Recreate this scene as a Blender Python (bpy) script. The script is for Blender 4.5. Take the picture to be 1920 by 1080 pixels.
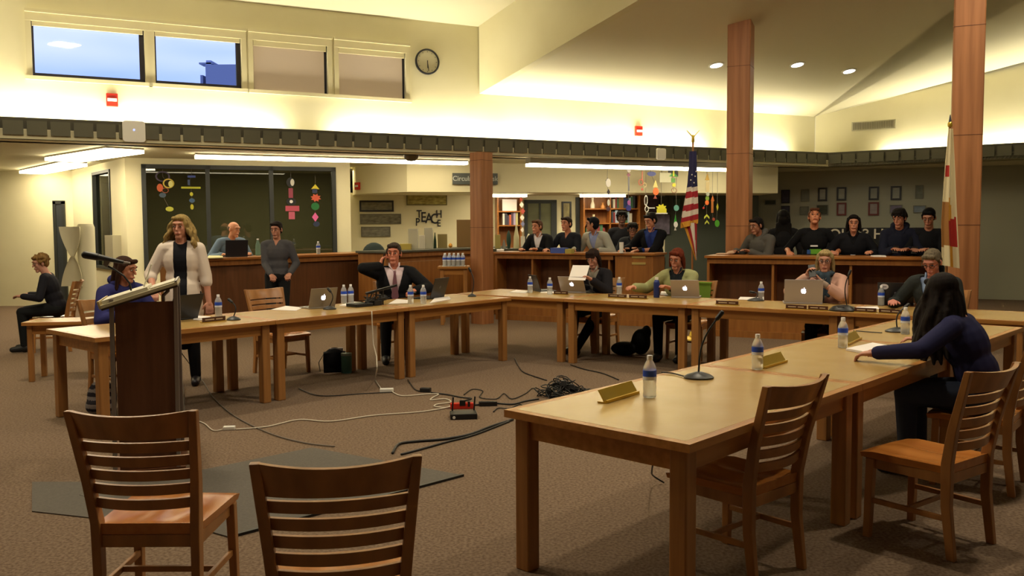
import bpy, bmesh, math, random
from math import sin, cos, pi, radians as rad, atan2, sqrt, exp
from mathutils import Vector as V, Matrix as MX, Euler
random.seed(7)
for _o in list(bpy.data.objects): bpy.data.objects.remove(_o)
SC = bpy.context.scene; COL = SC.collection
# ------------------------------------------------------------------ camera
FPX, PIT, ROL, CH = 1642.0, 0.06336, 0.006035, 1.573
PPX, PPY = 960.0, 528.0
cp, sp, cr, sr = cos(PIT), sin(PIT), cos(ROL), sin(ROL)
camd = bpy.data.cameras.new('camera'); cam = bpy.data.objects.new('camera', camd); COL.objects.link(cam)
camd.sensor_width = 36; camd.lens = FPX/1920*36; camd.shift_y = -(540-PPY)/1920; camd.clip_end = 500
right = V((cr, -sr*sp, -sr*cp)); up = V((sr, cr*sp, cr*cp)); fwd = V((0, cp, -sp))
cam.matrix_world = MX(((right.x, up.x, -fwd.x, 0), (right.y, up.y, -fwd.y, 0), (right.z, up.z, -fwd.z, CH), (0, 0, 0, 1)))
SC.camera = cam
def ray(x, y):
    a = (x-PPX)/FPX; b = (y-PPY)/FPX
    a, b = cr*a-sr*b, sr*a+cr*b
    return V((a, cp-b*sp, -sp-b*cp))
def pz(x, y, z=0.0):                       # measured image point -> place on the level plane z
    d = ray(x, y); t = (z-CH)/d.z; return V((0, 0, CH))+d*t
def pw(x, y, P, ang):                      # measured image point -> place on a vertical plane through P
    d = ray(x, y); n = V((-sin(ang), cos(ang), 0)); t = (V((P[0], P[1], 0))).dot(n)/d.dot(n); return V((0, 0, CH))+d*t
def pd(x, y, dist):                        # measured image point at depth dist
    d = ray(x, y); return V((0, 0, CH))+d*(dist/d.y)
# ------------------------------------------------------------------ look
SC.view_settings.view_transform = 'Standard'; SC.view_settings.look = 'None'; SC.view_settings.gamma = 1
SC.view_settings.use_curve_mapping = False; SC.view_settings.exposure = 0.0
def lin(c):
    return tuple(((v/12.92) if v <= .04045 else ((v+.055)/1.055)**2.4) for v in c)
def hx(h): return lin(tuple(int(h[i:i+2], 16)/255 for i in (0, 2, 4)))
W = bpy.data.worlds.new('dusk_sky'); SC.world = W; W.use_nodes = True
nt = W.node_tree; bg = nt.nodes['Background']
tc = nt.nodes.new('ShaderNodeTexCoord'); nz = nt.nodes.new('ShaderNodeTexNoise'); mp = nt.nodes.new('ShaderNodeMapping')
mp.inputs['Scale'].default_value = (1.5, 1.5, 7); nz.inputs['Scale'].default_value = 1.6; nz.inputs['Detail'].default_value = 3
cr_ = nt.nodes.new('ShaderNodeValToRGB'); cr_.color_ramp.elements[0].position = .38; cr_.color_ramp.elements[1].position = .68
cr_.color_ramp.elements[0].color = (*hx('8aa6e6'), 1); cr_.color_ramp.elements[1].color = (*hx('c6cfee'), 1)
nt.links.new(tc.outputs['Generated'], mp.inputs['Vector']); nt.links.new(mp.outputs[0], nz.inputs['Vector'])
nt.links.new(nz.outputs['Fac'], cr_.inputs[0]); nt.links.new(cr_.outputs[0], bg.inputs['Color']); bg.inputs['Strength'].default_value = 1.75
WARM = (1.0, .86, .58)
def area(name, loc, size, power, col=WARM, rot=(0, 0, 0), sy=None):
    l = bpy.data.lights.new(name, 'AREA'); l.energy = power; l.color = col; l.shape = 'RECTANGLE'; l.size = size; l.size_y = sy or size
    o = bpy.data.objects.new(name, l); o.location = loc; o.rotation_euler = rot; COL.objects.link(o); return o
# ------------------------------------------------------------------ materials
MATS = {}
def mat(name, c, r=.6, metal=0, emit=None, es=1, noise=None, bump=0, spec=.5, trans=0, ior=1.45, alpha=1):
    if name in MATS: return MATS[name]
    m = bpy.data.materials.new(name); m.use_nodes = True; t = m.node_tree; b = t.nodes['Principled BSDF']
    if isinstance(c, str): c = hx(c)
    b.inputs['Base Color'].default_value = (*c, 1); b.inputs['Roughness'].default_value = r; b.inputs['Metallic'].default_value = metal
    b.inputs['Specular IOR Level'].default_value = spec
    b.inputs['Transmission Weight'].default_value = trans; b.inputs['IOR'].default_value = ior; b.inputs['Alpha'].default_value = alpha
    if emit is not None:
        if isinstance(emit, str): emit = hx(emit)
        b.inputs['Emission Color'].default_value = (*emit, 1); b.inputs['Emission Strength'].default_value = es
    if noise:                              # (scale xyz, second colour, low, high)
        sc, c2, lo, hi = noise
        if isinstance(c2, str): c2 = hx(c2)
        co = t.nodes.new('ShaderNodeTexCoord'); mp = t.nodes.new('ShaderNodeMapping'); n = t.nodes.new('ShaderNodeTexNoise')
        mp.inputs['Scale'].default_value = sc; n.inputs['Scale'].default_value = 1; n.inputs['Detail'].default_value = 4
        rp = t.nodes.new('ShaderNodeValToRGB'); rp.color_ramp.elements[0].position = lo; rp.color_ramp.elements[1].position = hi
        rp.color_ramp.elements[0].color = (*c, 1); rp.color_ramp.elements[1].color = (*c2, 1)
        t.links.new(co.outputs['Object'], mp.inputs['Vector']); t.links.new(mp.outputs[0], n.inputs['Vector'])
        t.links.new(n.outputs['Fac'], rp.inputs[0]); t.links.new(rp.outputs[0], b.inputs['Base Color'])
        if bump:
            bp = t.nodes.new('ShaderNodeBump'); bp.inputs['Strength'].default_value = bump; bp.inputs['Distance'].default_value = .01
            t.links.new(n.outputs['Fac'], bp.inputs['Height']); t.links.new(bp.outputs[0], b.inputs['Normal'])
    MATS[name] = m; return m
wall_m = mat('cream_wall', 'e3dcb8', .8, noise=((1.2, 1.2, 1.2), 'dcd4ae', .3, .7))
ceil_m = mat('ceiling_white', 'e0d9bb', .85)
ceil2_m = mat('low_ceiling', 'cfc8a4', .8)
header_m = mat('header_wall', 'dcd4ae', .8)
dim_m = mat('sage_wall', 'a8a892', .8)
fascia_m = mat('fascia_dark', '4f4c3e', .75)
fascia2_m = mat('fascia_panel', '5e5c4b', .7)
carpet_m = mat('carpet', '655344', .95, noise=((60, 60, 60), '84715f', .35, .65), bump=.3, spec=.1)
mat_m = mat('floor_mat_grey', '6a655e', .9, noise=((80, 80, 80), '5f5a54', .3, .7), spec=.15)
woodz = mat('oak_upright', 'a87540', .38, noise=((26, 26, 1.6), '8e6032', .35, .7))
woodx = mat('oak_long', 'b88044', .33, noise=((1.6, 26, 26), '9e6a30', .35, .7))
chair_m = mat('chair_oak', 'a87440', .33, noise=((14, 14, 2.5), '8e6034', .35, .7))
seat_m = mat('chair_seat', 'ba7836', .22, noise=((20, 2, 20), 'a8662a', .35, .7))
desk_m = mat('desk_oak', '9c6630', .42, noise=((22, 22, 1.5), '865426', .35, .7))
desk_in = mat('desk_recess_shaded', '6e4426', .5, noise=((22, 22, 1.5), '5e3a1f', .35, .7))  # oak darkened for the counter recesses, their shade put into the colour
desktop_m = mat('desk_top', 'a3682f', .32, noise=((1.6, 24, 24), '8c5524', .35, .7))
post_m = mat('post_wood', 'ac744a', .45, noise=((16, 16, .8), '8e5c38', .35, .7))
lam_m = mat('table_laminate', 'b4955c', .27, noise=((5, 5, 5), 'aa8a50', .3, .7))
black_m = mat('black_plastic', '17171a', .4)
dkframe = mat('dark_frame', '2f3230', .5)
base_m = mat('baseboard_dark', '4a4a44', .6)
white_m = mat('white_plastic', 'e8e6de', .45)
alu_m = mat('aluminium', 'b5b0b4', .38, metal=.55)
gold_m = mat('brass_gold', 'c9a83e', .3, metal=.75)
paper_m = mat('paper', 'efe9e6', .7)
glassb = mat('bottle_clear', 'f4f8fa', .08, trans=.72, ior=1.12)
water_m = mat('bottle_label', '2a50c4', .4)
capw = mat('bottle_cap', 'f2f2f4', .4)
red_m = mat('red_device', 'c62a18', .4)
def glass_mat(name, tint, gl):
    m = bpy.data.materials.new(name); m.use_nodes = True; t = m.node_tree; t.nodes.clear()
    o = t.nodes.new('ShaderNodeOutputMaterial'); mx = t.nodes.new('ShaderNodeMixShader'); a = t.nodes.new('ShaderNodeBsdfTransparent'); g = t.nodes.new('ShaderNodeBsdfGlossy')
    a.inputs[0].default_value = (*tint, 1); g.inputs['Roughness'].default_value = .02; mx.inputs[0].default_value = gl
    t.links.new(a.outputs[0], mx.inputs[1]); t.links.new(g.outputs[0], mx.inputs[2]); t.links.new(mx.outputs[0], o.inputs[0]); MATS[name] = m; return m
pane_m = glass_mat('window_glass', (.96, .97, 1), .03)
dkpane = glass_mat('interior_glass', (.62, .64, .58), .09)
# ------------------------------------------------------------------ mesh helpers
class MB:
    def __init__(s, M=None): s.v = []; s.f = []; s.M = M or MX.Identity(4)
    def add(s, vs, fs, M=None):
        o = len(s.v); T = s.M @ M if M is not None else s.M
        s.v += [T @ V(p) for p in vs]; s.f += [tuple(i+o for i in f) for f in fs]; return s
    def box(s, a, b, M=None):
        x0, y0, z0 = a; x1, y1, z1 = b
        return s.add([(x0,y0,z0),(x1,y0,z0),(x1,y1,z0),(x0,y1,z0),(x0,y0,z1),(x1,y0,z1),(x1,y1,z1),(x0,y1,z1)],
                     [(0,3,2,1),(4,5,6,7),(0,1,5,4),(1,2,6,5),(2,3,7,6),(3,0,4,7)], M)
    def cbox(s, c, d, M=None): return s.box([c[i]-d[i]/2 for i in range(3)], [c[i]+d[i]/2 for i in range(3)], M)
    def beam(s, a, b, w, h, w2=None, h2=None, upv=(0, 0, 1)):      # rectangular bar from a to b
        a, b = V(a), V(b); d = (b-a).normalized(); u = V(upv)
        if abs(d.dot(u)) > .95: u = V((0, 1, 0))
        r = d.cross(u).normalized(); u = r.cross(d); w2 = w2 or w; h2 = h2 or h
        vs = []
        for p, ww, hh in ((a, w, h), (b, w2, h2)):
            for i, j in ((-1,-1),(1,-1),(1,1),(-1,1)): vs.append(p+r*(i*ww/2)+u*(j*hh/2))
        return s.add(vs, [(0,1,2,3),(7,6,5,4),(0,4,5,1),(1,5,6,2),(2,6,7,3),(3,7,4,0)])
    def prism(s, poly, z0, z1, M=None):
        n = len(poly); vs = [(p[0], p[1], z0) for p in poly]+[(p[0], p[1], z1) for p in poly]
        return s.add(vs, [tuple(range(n-1, -1, -1)), tuple(range(n, 2*n))]+[(i, (i+1) % n, n+(i+1) % n, n+i) for i in range(n)], M)
    def lathe(s, prof, n=16, M=None, c=(0, 0, 0)):
        vs = []; fs = []
        for r, z in prof:
            for k in range(n): vs.append((c[0]+r*cos(2*pi*k/n), c[1]+r*sin(2*pi*k/n), c[2]+z))
        for i in range(len(prof)-1):
            for k in range(n): fs.append((i*n+k, i*n+(k+1) % n, (i+1)*n+(k+1) % n, (i+1)*n+k))
        fs.append(tuple(range(n-1, -1, -1))); m = (len(prof)-1)*n; fs.append(tuple(range(m, m+n)))
        return s.add(vs, fs, M)
    def cyl(s, a, b, r, r2=None, n=12):
        a, b = V(a), V(b); d = b-a; q = V((0, 0, 1)).rotation_difference(d.normalized()).to_matrix().to_4x4()
        return s.lathe([(r, 0), (r if r2 is None else r2, d.length)], n, MX.Translation(a) @ q)
    def cap(s, a, b, r, r2, n=12):
        a, b = V(a), V(b); d = b-a; L = d.length
        if L < 1e-5: d = V((0, 0, 1)); L = 1e-4
        q = V((0, 0, 1)).rotation_difference(d.normalized()).to_matrix().to_4x4()
        pr = [(max(.0008, r*sin(t*pi/8)), -r*cos(t*pi/8)) for t in range(0, 5)]+[(max(.0008, r2*cos(t*pi/8)), L+r2*sin(t*pi/8)) for t in range(0, 5)]
        return s.lathe(pr, n, MX.Translation(a) @ q)
    def ell(s, c, r, R=None, n=14):
        pr = [(max(.002, sin(t*pi/10)), -cos(t*pi/10)) for t in range(0, 11)]
        T = MX.Translation(c) @ (R.to_4x4() if R is not None else MX.Identity(4)) @ MX.Diagonal((r[0], r[1], r[2], 1))
        return s.lathe(pr, n, T)
    def tube(s, pts, r, n=6, closed=False):
        pts = [V(p) for p in pts]; m = len(pts); vs = []; fs = []; u = None
        for i, p in enumerate(pts):
            d = (pts[min(i+1, m-1)]-pts[max(i-1, 0)])
            if d.length < 1e-7: d = V((1, 0, 0))
            d.normalize()
            if u is None: u = V((0, 0, 1)) if abs(d.z) < .9 else V((1, 0, 0))
            a = d.cross(u)
            if a.length < 1e-4: a = d.orthogonal()
            a.normalize(); u = a.cross(d)
            rr = r[i] if isinstance(r, (list, tuple)) else r
            for k in range(n): vs.append(p+a*(rr*cos(2*pi*k/n))+u*(rr*sin(2*pi*k/n)))
        for i in range(m-1):
            for k in range(n): fs.append((i*n+k, i*n+(k+1) % n, (i+1)*n+(k+1) % n, (i+1)*n+k))
        fs.append(tuple(range(n-1, -1, -1))); fs.append(tuple(range((m-1)*n, m*n)))
        return s.add(vs, fs)
    def grid(s, fn, nu, nv, th=None):       # surface fn(u,v)->point ; th: second surface fn
        vs = [fn(i/nu, j/nv) for j in range(nv+1) for i in range(nu+1)]; w = nu+1
        fs = [(j*w+i, j*w+i+1, (j+1)*w+i+1, (j+1)*w+i) for j in range(nv) for i in range(nu)]
        if th:
            o = len(vs); vs += [th(i/nu, j/nv) for j in range(nv+1) for i in range(nu+1)]
            fs += [tuple(q+o for q in reversed(f)) for f in fs[:nu*nv]]
            ed = [(i, 0) for i in range(nu)]
            for i in range(nu): fs.append((i, o+i, o+i+1, i+1)); a = nv*w+i; fs.append((a, a+1, o+a+1, o+a))
            for j in range(nv): a = j*w; fs.append((a, a+w, o+a+w, o+a)); a = j*w+nu; fs.append((a, o+a, o+a+w, a+w))
        return s.add(vs, fs)
    def build(s, name, m, parent=None, smooth=False, bevel=0, recalc=True):
        me = bpy.data.meshes.new(name); me.from_pydata([tuple(p) for p in s.v], [], s.f); me.materials.append(m)
        if recalc:
            b = bmesh.new(); b.from_mesh(me); bmesh.ops.recalc_face_normals(b, faces=b.faces); b.to_mesh(me); b.free()
        o = bpy.data.objects.new(name, me); COL.objects.link(o)
        if smooth:
            for p in me.polygons: p.use_smooth = True
            if smooth == 'auto': me.set_sharp_from_angle(angle=rad(40))
        if bevel:
            d = o.modifiers.new('bevel', 'BEVEL'); d.width = bevel; d.segments = 2; d.limit_method = 'ANGLE'
        if parent: o.parent = parent
        return o
def rz(a): return MX.Rotation(a, 4, 'Z')
def T(x, y, z=0, a=0): return MX.Translation((x, y, z)) @ rz(a)
def tag(o, label=None, cat=None, group=None, kind=None):
    if label: o['label'] = label
    if cat: o['category'] = cat
    if group: o['group'] = group
    if kind: o['kind'] = kind
    return o
def thing(name, label, cat, loc=(0, 0, 0), a=0, group=None, kind=None):
    o = bpy.data.objects.new(name, None); o.empty_display_size = .1; COL.objects.link(o); o.location = loc; o.rotation_euler = (0, 0, a)
    return tag(o, label, cat, group, kind)
def struct(name, mb, m, parent=None, **k):
    o = mb.build(name, m, parent, **k)
    if not parent: o['kind'] = 'structure'
    return o
def dup(o, loc=None, a=None, label=None, group=None, parent=None, sc=None):
    c = o.copy(); COL.objects.link(c)
    if parent: c.parent = parent
    if loc is not None: c.location = loc
    if a is not None: c.rotation_euler = (0, 0, a)
    if sc: c.scale = (sc, sc, sc)
    if label: c['label'] = label
    if group: c['group'] = group
    for ch in list(KIDS(o)): dup(ch, parent=c)
    return c
def KIDS(o): return [q for q in bpy.data.objects if q.parent == o]
def text(name, s, size, M, m, parent=None, ext=.002, align='CENTER', sx=1):
    cu = bpy.data.curves.new(name, 'FONT'); cu.body = s; cu.size = size; cu.extrude = ext; cu.offset = size*.012; cu.align_x = align; cu.align_y = 'CENTER'
    t = bpy.data.objects.new(name, cu); COL.objects.link(t); bpy.context.view_layer.update()
    me = bpy.data.meshes.new_from_object(t); bpy.data.objects.remove(t); me.transform(M @ MX.Diagonal((sx, 1, 1, 1))); me.materials.clear(); me.materials.append(m)
    o = bpy.data.objects.new(name, me); COL.objects.link(o)
    if parent: o.parent = parent
    return o
# ================================================================== the room
FA = rad(26.7); F0 = V((-6.09, 11.70, 0)); FU = V((cos(FA), sin(FA), 0)); FN = V((-sin(FA), cos(FA), 0))
FC = V((6.48, 18.02, 0)); RA = rad(-36); RU = V((cos(RA), sin(RA), 0)); RN = V((-sin(RA), cos(RA), 0))
ZF0, ZF1 = 2.75, 3.03
FS = F0-FU*8.0; FE = FC+RU*5.5
def wallseg(mb, A, B, z0, z1, th=.12, back=True):
    A, B = V((A[0], A[1], 0)), V((B[0], B[1], 0)); d = (B-A).normalized(); n = V((-d.y, d.x, 0))*(th if back else -th)
    P = [A, B, B+n, A+n]; mb.prism([(p.x, p.y) for p in P], z0, z1)
    return mb
struct('floor', MB().prism([(-14, -4.5), (13, -4.5), (13, 23), (-14, 23)], -.12, 0), carpet_m)
# fascia: dark band with panels
def fascia(name, A, U, N, L):
    mb = MB(); wallseg(mb, A, A+U*L, ZF0, ZF1, .1); o = struct(name, mb, fascia_m)
    mb = MB(); k = 0; x = .02
    Mx = MX(((U.x, N.x, 0, A.x), (U.y, N.y, 0, A.y), (0, 0, 1, 0), (0, 0, 0, 1)))
    while x+.25 < L: mb.box((x, -.03, ZF0+.05), (x+.235, 0, ZF1-.045), Mx); x += .275
    struct('fascia_panels', mb, fascia2_m, o)
    return o
LF = (FC-FS).length
fascia('trim_1', FS, FU, FN, LF); fascia('trim_2', FC, RU, RN, 5.5)
# cove shelf + upper wall, set back behind the fascia
OFF = .42
US = FS+FN*OFF; UC = FC+FN*OFF+FU*(OFF*.13); UE = FE+RN*OFF
ZC = pw(914.5, 177, F0+FN*OFF, FA).z                       # spring line of the sloping ceiling on the far wall
PR = pw(1767, 156, UC, RA); PB = pw(1578, 219, UC, RA)
D_ = (V((PR.x, PR.y, 0))-V((F0.x, F0.y, 0))-FN*OFF).dot(FN)
SL = (PR.z-ZC)/(-D_)                                       # rise of the ceiling toward the camera
SL = max(.12, min(.45, SL))
def dist_in(P): return -(V((P[0], P[1], 0))-F0-FN*OFF).dot(FN)
def cz(P): return ZC+SL*dist_in(P)
print('ZC', ZC, 'SL', SL, 'PR', PR, 'PB', PB)
ZH = pw(905, 51, F0+FN*OFF, FA).z
KX = pw(912, 120, F0+FN*OFF, FA); KX = V((KX.x, KX.y, 0))    # corner where the drop wall leaves the far wall
# direction of the drop wall from the slanting edge (915,178)-(1145,42)
def on_ceiling(x, y):
    d = ray(x, y); o = V((0, 0, CH))
    # z = ZC + SL*dist_in
    n = V((SL*FN.x, SL*FN.y, 1)); c = ZC+SL*(F0+FN*OFF).dot(FN)
    t = (c-o.dot(n))/d.dot(n); return o+d*t
KE = on_ceiling(1145, 42); DW = (V((KE.x, KE.y, 0))-KX).normalized()
print('ZH', ZH, 'KX', KX, 'KE', KE, 'ang', math.degrees(atan2(DW.y, DW.x)))
# clerestory openings measured on the upper wall
UP = F0+FN*OFF
def wl(x, y): p = pw(x, y, UP, FA); return ((p-US).dot(FU), p.z)
wins = [((60, 40), (272, 153)), ((290, 58), (453, 165)), ((474, 78), (614, 180)), ((634, 96), (760, 190))]
WZ0 = wl(290, 156.5)[1]; WZ1 = wl(290, 57.5)[1]
wx = [(wl(a[0], 100)[0], wl(b[0], 120)[0]) for a, b in wins]
print('WZ', WZ0, WZ1, wx)
UM = MX(((FU.x, FN.x, 0, US.x), (FU.y, FN.y, 0, US.y), (0, 0, 1, 0), (0, 0, 0, 1)))
mb = MB(UM); LU = (UC-US).length; ztop = 7.2
mb.box((0, 0, ZF0), (LU, .2, WZ0)); mb.box((0, 0, WZ1), (LU, .2, ztop))
xs = [0]+[q for w in wx for q in w]+[LU]
for i in range(0, len(xs), 2): mb.box((xs[i], 0, WZ0), (xs[i+1], .2, WZ1))
struct('wall_back', mb, wall_m)
mb = MB(); wallseg(mb, UC, UE, ZF0, 7.2, .2); struct('wall_right', mb, wall_m)
# window frames, sashes, glass or shades
for i, (a, b) in enumerate(wx):
    w = thing('window_%d' % (i+1), None, None, kind='structure')
    f = MB(UM); t = .05
    dark = i < 2
    f.box((a, .07, WZ0), (a+t*.5, .13, WZ1)); f.box((b-t*1.3, .07, WZ0), (b, .13, WZ1)); f.box((a, .07, WZ0), (b, .13, WZ0+t*1.1)); f.box((a, .07, WZ1-t*.5), (b, .13, WZ1))
    f.build('window_frame', mat('window_dark', '26222b', .5), w)
    MB(UM).box((a+.02, .095, WZ0+.02), (b-.02, .1, WZ1-.02)).build('window_glass', pane_m, w)
    c = MB(UM); c.box((a-.07, -.03, WZ1-.01), (b+.07, .0, WZ1+.10)); c.box((a-.07, -.06, WZ1+.10), (b+.07, 0, WZ1+.14)); c.box((a-.09, -.05, WZ0-.05), (b+.09, 0, WZ0)); c.box((b, -.025, WZ0), (b+.07, 0, WZ1)); c.box((a-.07, -.025, WZ0), (a, 0, WZ1))
    c.build('window_casing', mat('casing_cream', 'd8cfa8', .6), w)
    if not dark:
        s = MB(UM); s.box((a+.01, .02, WZ0+.005), (b-.05, .03, WZ1-.02)); s.build('roller_shade', mat('shade_cloth', 'd2c2b4', .8, emit='d2c2b4', es=0), w)
        MB(UM).box((a+.01, -.005, WZ1-.09), (b-.02, .035, WZ1-.0)).build('shade_cassette', mat('casing_cream', 'd8cfa8', .6), w)
    else:
        MB(UM).box((a+.01, -.005, WZ1-.07), (b-.02, .035, WZ1-.0)).build('shade_cassette', mat('casing_cream', 'd8cfa8', .6), w)
# ceilings
def slab(name, pts, m, th=.12):
    n = len(pts); mb = MB(); mb.add([V(p) for p in pts]+[V(p)+V((0, 0, th)) for p in pts], [tuple(range(n)), tuple(range(2*n-1, n-1, -1))]+[(i, (i+1) % n, n+(i+1) % n, n+i) for i in range(n)])
    return struct(name, mb, m)
def C(P): return (P[0], P[1], cz(P))
K2 = KX+DW*20
UC2 = UC+RU*14
slab('ceiling_main', [C(KX), C(UC+FN*.1), C(UC2), C((8, -5)), C(K2)], ceil_m)
dz = V((0, 0, 0))
mb = MB(); A, B = KX, K2; n = V((-DW.y, DW.x, 0))*-.15
mb.add([C(A), C(B), (B.x, B.y, 14), (A.x, A.y, 14), *( (V(p)+n) for p in (C(A), C(B), (B.x, B.y, 14), (A.x, A.y, 14)))], [(0,1,2,3),(7,6,5,4),(0,4,5,1),(1,5,6,2),(2,6,7,3),(3,7,4,0)])
struct('wall_drop', mb, wall_m)
def CH2(P): return (P[0], P[1], ZH+SL*dist_in(P))
slab('ceiling_high', [CH2(US-FU*.1), CH2(KX), CH2(K2), CH2((-16, -8))], ceil_m)
mb = MB(); wallseg(mb, (-14, 23), (-14, -4.6), 0, 14, .15, False); struct('wall_left', mb, wall_m)
mb = MB(); wallseg(mb, (-14, -4.5), (13, -4.5), 0, 14, .15, False); struct('wall_rear', mb, mat('rear_wall_brown', '8f8270', .85))
mb = MB(); wallseg(mb, (12, -4.5), (12, 23), 0, 9, .15, False); struct('wall_side', mb, wall_m)
mb = MB(); wallseg(mb, (-14, 22.8), (13, 22.8), 0, 3, .15); struct('wall_far', mb, dim_m)
# low ceiling over the perimeter aisle
Q = [FS, FC, FE, V((13, 14, 0)), V((13, 23, 0)), V((-14, 23, 0)), V((-14, 8, 0))]
struct('ceiling_low', MB().prism([(p.x, p.y) for p in Q], ZF0, ZF0+.02+.1), ceil2_m)
# window wall of the office, left
W0 = V((-6.46, 14.73, 0)); WA = rad(20); WU = V((cos(WA), sin(WA), 0)); WN = V((-sin(WA), cos(WA), 0))
WM = MX(((WU.x, WN.x, 0, W0.x), (WU.y, WN.y, 0, W0.y), (0, 0, 1, 0), (0, 0, 0, 1)))
def ww(x, y): p = pw(x, y, W0, WA); return ((p-W0).dot(WU), p.z)
oa, ob = ww(264, 300)[0], ww(629, 310)[0]; oz1 = ww(400, 310)[1]; oz0 = .85; oend = ww(656, 310)[0]
print('office window', oa, ob, oz1, oend)
mb = MB(WM); mb.box((0, 0, 0), (oa, .15, ZF0)); mb.box((ob, 0, 0), (oend, .15, ZF0)); mb.box((oa, 0, oz1), (ob, .15, ZF0)); mb.box((oa, 0, 0), (ob, .15, oz0))
struct('wall_office', mb, wall_m)
w = thing('window_6', None, None, kind='structure')
m1, m2 = ww(391, 400)[0], ww(510, 400)[0]
f = MB(WM); t = .07
for a, b in ((oa, oa+t), (m1-t/2, m1+t/2), (m2-t/2, m2+t/2), (ob-t, ob)): f.box((a, -.03, oz0), (b, .1, oz1))
f.box((oa, -.03, oz1-t), (ob, .1, oz1)); f.box((oa, -.03, oz0), (ob, .1, oz0+t)); f.build('window_frame', dkframe, w)
MB(WM).box((oa+.02, .03, oz0+.02), (ob-.02, .036, oz1-.02)).build('window_glass', dkpane, w)
# office behind the glass
mb = MB(WM); mb.box((-.3, 3.6, 0), (oend+.6, 3.7, ZF0)); struct('wall_office_far', mb, mat('office_wall', '8d8b6c', .8))
# corridor wall, far left
LA = rad(128); LU_ = V((cos(LA), sin(LA), 0)); LN_ = V((-sin(LA), cos(LA), 0))
L1 = W0+LU_*4.0
LM = MX(((LU_.x, LN_.x, 0, W0.x), (LU_.y, LN_.y, 0, W0.y), (0, 0, 1, 0), (0, 0, 0, 1)))
def lw(x, y): p = pw(x, y, W0, LA); return ((p-W0).dot(LU_), p.z)
la, lb = lw(209, 400)[0], lw(176, 400)[0]; lz1 = lw(192, 320)[1]; lz0 = lw(190, 503)[1]
print('side window', la, lb, lz0, lz1)
mb = MB(LM); mb.box((0, -.14, 0), (la, 0, ZF0)); mb.box((lb, -.14, 0), (4.0, 0, ZF0)); mb.box((la, -.14, lz1), (lb, 0, ZF0)); mb.box((la, -.14, 0), (lb, 0, lz0)); struct('wall_corridor', mb, wall_m)
w = thing('window_7', None, None, kind='structure')
f = MB(LM); f.box((la, -.1, lz0), (la+.05, .02, lz1)); f.box((lb-.05, -.1, lz0), (lb, .02, lz1)); f.box((la, -.1, lz1-.05), (lb, .02, lz1)); f.box((la, -.1, lz0), (lb, .02, lz0+.05)); f.build('window_frame', dkframe, w)
MB(LM).box((la+.02, -.05, lz0+.02), (lb-.02, -.044, lz1-.02)).build('window_glass', dkpane, w)
f = MB(LM); f.box((0, 0, 0), (4.0, .015, .13)); struct('baseboard_left', f, base_m)
struct('baseboard_office', MB(WM).box((0, -.015, 0), (oa+.3, 0, .13)), base_m)
EA = V((L1.x, L1.y, 0))
struct('wall_hall_end', MB().box((-14, L1.y, 0), (L1.x+.05, L1.y+.15, ZF0)), wall_m)
d0, d1 = pw(103, 400, L1, 0).x, pw(121, 400, L1, 0).x; dzt = pw(110, 378, L1, 0).z
w = thing('door_1', None, None, kind='structure')
MB().box((d0+.04, L1.y-.03, 0), (d1-.04, L1.y-.005, dzt-.04)).build('door_leaf', mat('door_dark', '33373a', .5), w)
f = MB(); f.box((d0-.02, L1.y-.05, 0), (d0+.04, L1.y, dzt)); f.box((d1-.04, L1.y-.05, 0), (d1+.02, L1.y, dzt)); f.box((d0-.02, L1.y-.05, dzt-.05), (d1+.02, L1.y, dzt+.02)); f.build('door_frame', dkframe, w)
# header over the work room and its far wall
H0, H1, H2, H3 = V((-3.02, 17.1, 0)), V((-1.91, 16.1, 0)), V((4.26, 17.7, 0)), V((5.45, 18.0, 0))
B0 = V((-3.2, 17.75, 0)); BA = rad(10); BU = V((cos(BA), sin(BA), 0)); BN = V((-sin(BA), cos(BA), 0))
B1 = B0+BU*6.6; B2 = B0+BU*8.75
ZHD = 2.21
struct('ceiling_header', MB().prism([(p.x, p.y) for p in (H0, H1, H2, H3, B2, B0)], ZHD, ZF0), header_m)
mb = MB(); wallseg(mb, B0-BU*.3, B1, 0, ZHD+.05, .15); struct('wall_workroom', mb, wall_m)
mb = MB(); wallseg(mb, B1, B2, 0, ZHD+.05, .15); struct('wall_display', mb, mat('slate_green_board', '4a5146', .7))
OE = W0+WU*oend
mb = MB(); wallseg(mb, OE, B0-BU*.3, 0, ZF0, .12, True); struct('wall_alcove', mb, wall_m)
D0 = pd(1405, 400, 20.2); D1 = pd(1900, 400, 17.9); D0.z = D1.z = 0
DU = (D1-D0).normalized(); DA = atan2(DU.y, DU.x)
mb = MB(); wallseg(mb, D0, D1+DU*1.2, 0, ZF0, .15); struct('wall_gallery', mb, dim_m)
mb = MB(); wallseg(mb, B2, D0, 0, ZF0, .12, True); struct('wall_gallery_side', mb, dim_m)
mb = MB(); wallseg(mb, D1+DU*.9, FE, 0, ZF0, .12, True); struct('wall_gallery_end', mb, dim_m)
struct('trim_3', MB().box((0, -.02, 0), (1, 0, .02)), dim_m)
bpy.data.objects.remove(bpy.data.objects['trim_3'])
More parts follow.
